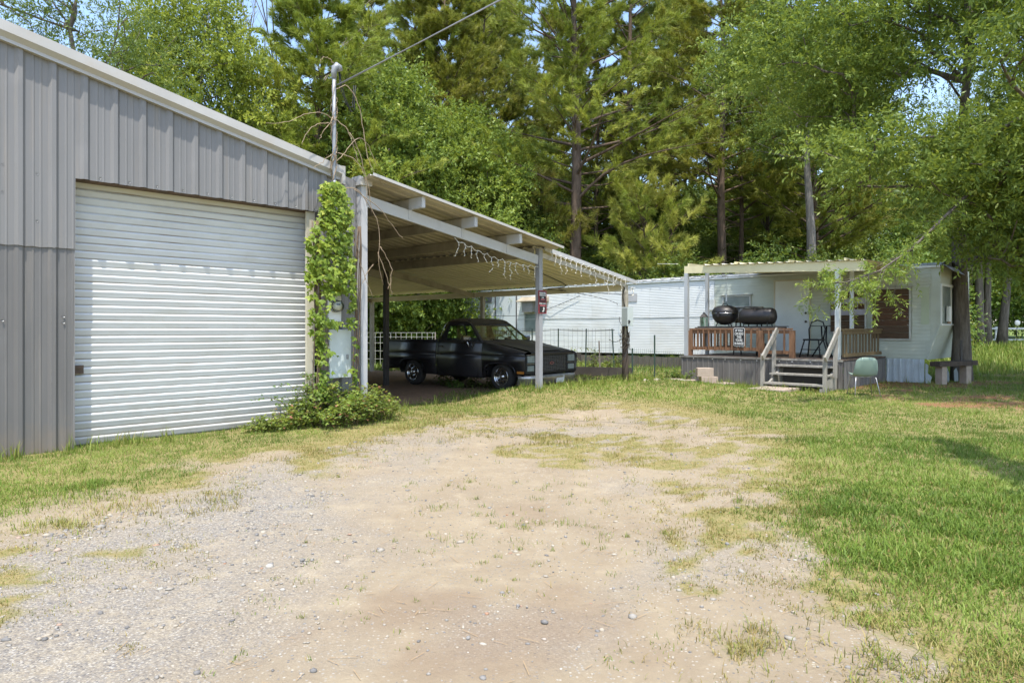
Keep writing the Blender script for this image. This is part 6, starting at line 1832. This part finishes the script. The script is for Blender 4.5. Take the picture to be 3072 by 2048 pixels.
for pts in ([(0, 0, 5.38), (-.08, 0, 5.44), (-.18, .0, 5.42), (-.24, 0, 5.34)],
            [(.04, 0, 4.5), (-.2, -.05, 4.58), (-.5, -.1, 4.50), (-.8, -.1, 4.32), (-1.15, -.12, 4.22)],
            [(.0, 0, 4.48), (-.25, -.1, 4.42), (-.48, -.12, 4.28), (-.62, -.14, 4.02)],
            [(.0, 0, 4.62), (-.12, -.08, 4.45), (-.25, -.1, 4.3), (-.32, -.12, 4.15)],
            [(.0, 0, 4.0), (-.1, -.1, 3.98), (-.3, -.1, 3.82), (-.42, -.12, 3.72)],
            [(.02, 0, 5.0), (.25, .0, 5.1), (.42, -.05, 4.8), (.5, -.05, 4.4), (.56, -.1, 4.0), (.7, -.1, 3.8), (.86, -.12, 3.66), (.95, -.12, 3.67)],
            [(.03, 0, 4.55), (.2, -.05, 4.42), (.32, -.08, 4.15), (.36, -.1, 3.95)],
            [(.0, 0, 3.9), (.12, -.05, 4.02), (.3, -.1, 4.28), (.5, -.1, 4.3), (.72, -.1, 3.95)],
            [(.25, -.05, 4.4), (.4, -.08, 4.1), (.55, -.1, 3.6), (.6, -.12, 3.2)],
            [(.05, 0, 4.05), (.3, -.06, 4.0), (.48, -.1, 3.75), (.5, -.12, 3.3)],
            [(.05, -.02, 3.45), (.3, -.1, 3.55), (.6, -.12, 3.25), (.75, -.12, 2.9), (.72, -.12, 2.5), (.82, -.12, 2.1)],
            [(.3, -.1, 3.52), (.7, -.14, 3.3), (1.0, -.16, 3.0), (1.18, -.16, 2.85)],
            [(.72, -.12, 2.6), (.85, -.12, 2.3), (.92, -.12, 2.12), (.9, -.12, 2.05), (.96, -.12, 2.15)],
            [(.15, -.08, 3.2), (.3, -.1, 2.8), (.42, -.12, 2.3), (.6, -.14, 1.9)],
            [(.75, -.12, 2.7), (.95, -.14, 2.4), (.94, -.14, 2.1), (.98, -.14, 1.95)],
            [(.62, -.12, 2.4), (.5, -.12, 2.25), (.42, -.12, 2.1)]):
    tendril(pts, .0075)

# ------------------------------------------------------------------ briar bush at the foot of the corner, weeds
def bush(name, label, cx, cy, rx, ry, h, nst, nleaf, size, seed, mat=None, cat='bush', group=None, skew=0.):
    global rng
    random.seed(seed); rng = np.random.default_rng(seed)
    t = thing(name, label, cat, (cx, cy, 0), GA if name == 'bramble_bush' else random.uniform(0, 6), group)
    st = MB(); P, D = [], []
    for i in range(nst):
        a = random.uniform(0, 6.28); q = math.sqrt(random.random())
        bx_, by_ = rx * q * math.cos(a) * .75, ry * q * math.sin(a) * .75
        hh = h * random.uniform(.45, 1.1) * (1 - .5 * q * q) * (1 + skew * bx_ / rx)
        ox, oy = random.gauss(0, .3) * h + rx * .25 * math.cos(a), random.gauss(0, .3) * h + ry * .25 * math.sin(a)
        pts = [(bx_ + ox * f ** 1.6, by_ + oy * f ** 1.6, hh * (math.sin(f * 2.0) / math.sin(2.0) if f < .8 else math.sin(1.6) / math.sin(2.0) - (f - .8) * .35)) for f in (0, .25, .5, .75, 1.)]
        st.tube(pts, [.006, .005, .004, .003, .002], 4, False)
        for j in range(nleaf):
            f = random.uniform(.12, 1) * 4; k = min(3, int(f)); p = Vector(pts[k]).lerp(Vector(pts[k + 1]), f - k)
            P.append((p.x + random.gauss(0, .04), p.y + random.gauss(0, .04), p.z + random.gauss(0, .025))); D.append((random.gauss(0, 1), random.gauss(0, 1), random.gauss(-.1, .4)))
    wx, wy = cx, cy
    P = np.array(P); P[:, 2] = np.maximum(P[:, 2], .02); D = np.array(D); m = len(P)
    Nn = np.stack([rng.normal(0, .5, m), rng.normal(0, .5, m), np.ones(m)], -1)
    tone = rng.normal(.42, .2, m) + .2 * (P[:, 2] / h - .5)
    tone = np.where(rng.random(m) < .04, 1., tone)
    place('leaves', lobed(P, D, Nn, rng.uniform(.6, 1.2, m) * size, tone, mat or L_BRIAR, 'leaves', 3), t)
    st.build('stems', pmat('green_stem', (.10, .10, .04), (.14, .09, .05), 6, .8), t)
    t.location.z = float(ground_z(cx, cy)) - .01
    return t
x, y = gw(3.3, -.45); bush('bramble_bush', 'thick bramble clump at the foot of the breaker box', x, y, .58, .42, .58, 85, 42, .046, 51)
x, y = gw(2.55, -.26); bush('bramble_bush', 'low bramble spreading along the roll-up door foot', x, y, .62, .26, .27, 60, 32, .040, 52, skew=.5)
x, y = gw(3.95, -.36); bush('bramble_bush', 'bramble end spilling towards the carport floor', x, y, .38, .36, .50, 42, 36, .044, 53)
x, y = gw(2.93, -.12); bush('bramble_bush', 'dark sprig climbing the foot of the door jamb', x, y, .22, .14, .75, 20, 34, .043, 54, L_DARK)
WEEDS = [(-1.75, 17.5, .42, 'leafy weed in front of the pickup rear wheel'), (-.95, 17.0, .3, 'small weed under the pickup door'), (-.45, 16.75, .38, 'weed behind the pickup front wheel arch'), (-.05, 16.45, .42, 'weed at the rear edge of the pickup front tyre'), (.12, 16.25, .62, 'tallest weed, covering the pickup front wheel'), (.3, 16.1, .4, 'weed just before the pickup front tyre'), (.55, 15.8, .3, 'low weed left of the middle carport post'), (-1.35, 16.9, .22, 'smallest weed on the bare carport floor'), (4.15, 18.4, .42, 'weed at the corner where trailer skirt meets porch'), (4.45, 18.1, .36, 'weed beside the stacked concrete blocks'), (2.6, 19.3, .5, 'weed by the foot of the timber pole'), (1.75, 21.5, .6, 'weed behind the wire fence near the pickup nose'), (2.6, 22.0, .7, 'tall weed against the trailer behind the fence'), (3.4, 22.6, .6, 'weed against the dark trailer skirt planks')]
for i, (x, y, h, lb) in enumerate(WEEDS):
    bush('leafy_weed', lb, x, y, .2, .2, h, 12, 22, .055, 60 + i, L_DARK, 'weed', 'weeds by the pickup and fence')

# tall seeding grass stalks along walls, posts and steps
def stalks():
    S_ = []
    for _ in range(330):
        q = random.random()
        if q < .3: x, y = gw(random.uniform(7.7, 12.6), random.uniform(-.5, .3))
        elif q < .5: x, y = tw(random.uniform(1.0, 5.3), random.uniform(3.3, 4.6))
        elif q < .65: x, y = gw(random.uniform(-2.6, 1.0), random.uniform(-.35, -.03))
        elif q < .8: x, y = random.uniform(8, 14), random.uniform(15, 19)
        elif q < .9: x, y = gw(random.uniform(4.0, 7.0), random.uniform(-.2, .6))
        else: x, y = random.uniform(14, 22), random.uniform(18, 27)
        S_.append((x, y))
    px, py = np.array([s[0] for s in S_ for _ in range(7)]), np.array([s[1] for s in S_ for _ in range(7)])
    px = px + rng.normal(0, .035, len(px)); py = py + rng.normal(0, .035, len(py)); n = len(px)
    V, F, c, vv, dd = blades(px, py, ground_z(px, py) - .01, rng.uniform(.08, .24, n), np.full(n, .010), np.abs(rng.normal(.35, .25, n)), rng.uniform(.3, .95, n), np.clip(rng.normal(.12, .3, n), 0, 1))
    return np_mesh('tall_grass', V, F, c, M_BLADE, {'v': ('FACE', vv), 'dry': ('FACE', dd)})
random.seed(71); rng = np.random.default_rng(71)
tag(place('tall_grass', stalks()), 'tall uncut grass along the posts and skirting', None, None, 'stuff')
# rough meadow beyond the oaks
def meadow():
    n = 16000
    px = rng.uniform(13, 34, n); py = rng.uniform(21, 44, n)
    k = px > .62 * py - 1
    px, py = px[k], py[k]; n = len(px)
    V, F, c, vv, dd = blades(px, py, ground_z(px, py) - .02, rng.uniform(.12, .42, n), np.full(n, .035), np.abs(rng.normal(.35, .25, n)), rng.uniform(.4, 1., n), np.clip(rng.normal(.1, .25, n), 0, 1))
    return np_mesh('meadow', V, F, c, M_BLADE, {'v': ('FACE', vv), 'dry': ('FACE', dd)})
tag(place('meadow_grass', meadow()), 'rough sunlit meadow grass beyond the oak trunks', None, None, 'stuff')
wf = thing('white_fence', 'white rail fence far off between the oak trunks', 'fence', (25.5, 38.5, 0), R(-6))
MB().box(-3.0, 3.2, -.03, .03, 1.40, 1.50).build('rail', M_SWHITE, wf)
MB().box(-3.0, 3.2, -.03, .03, .80, .88).build('rail', M_SWHITE, wf)
for x in (-3, -1, 1.1, 3.2):
    MB().box(x - .06, x + .06, .031, .12, -.2, 1.55).build('fence_post', M_SWHITE, wf)
rd = thing('round_marker', 'small round white disc on a thin stake at the right edge', 'marker', (25.7, 35.6, float(ground_z(25.7, 35.6))))
MB().lathe([(0, -.03), (.13, -.03), (.15, 0), (.13, .03), (0, .03)], 20, Matrix.Translation((0, 0, 1.15)) @ RX).build('disc', M_SWHITE, rd)
MB().tube([(0, .03, 0), (0, .03, 1.1)], .02, 6).build('stake', M_STEELD, rd)
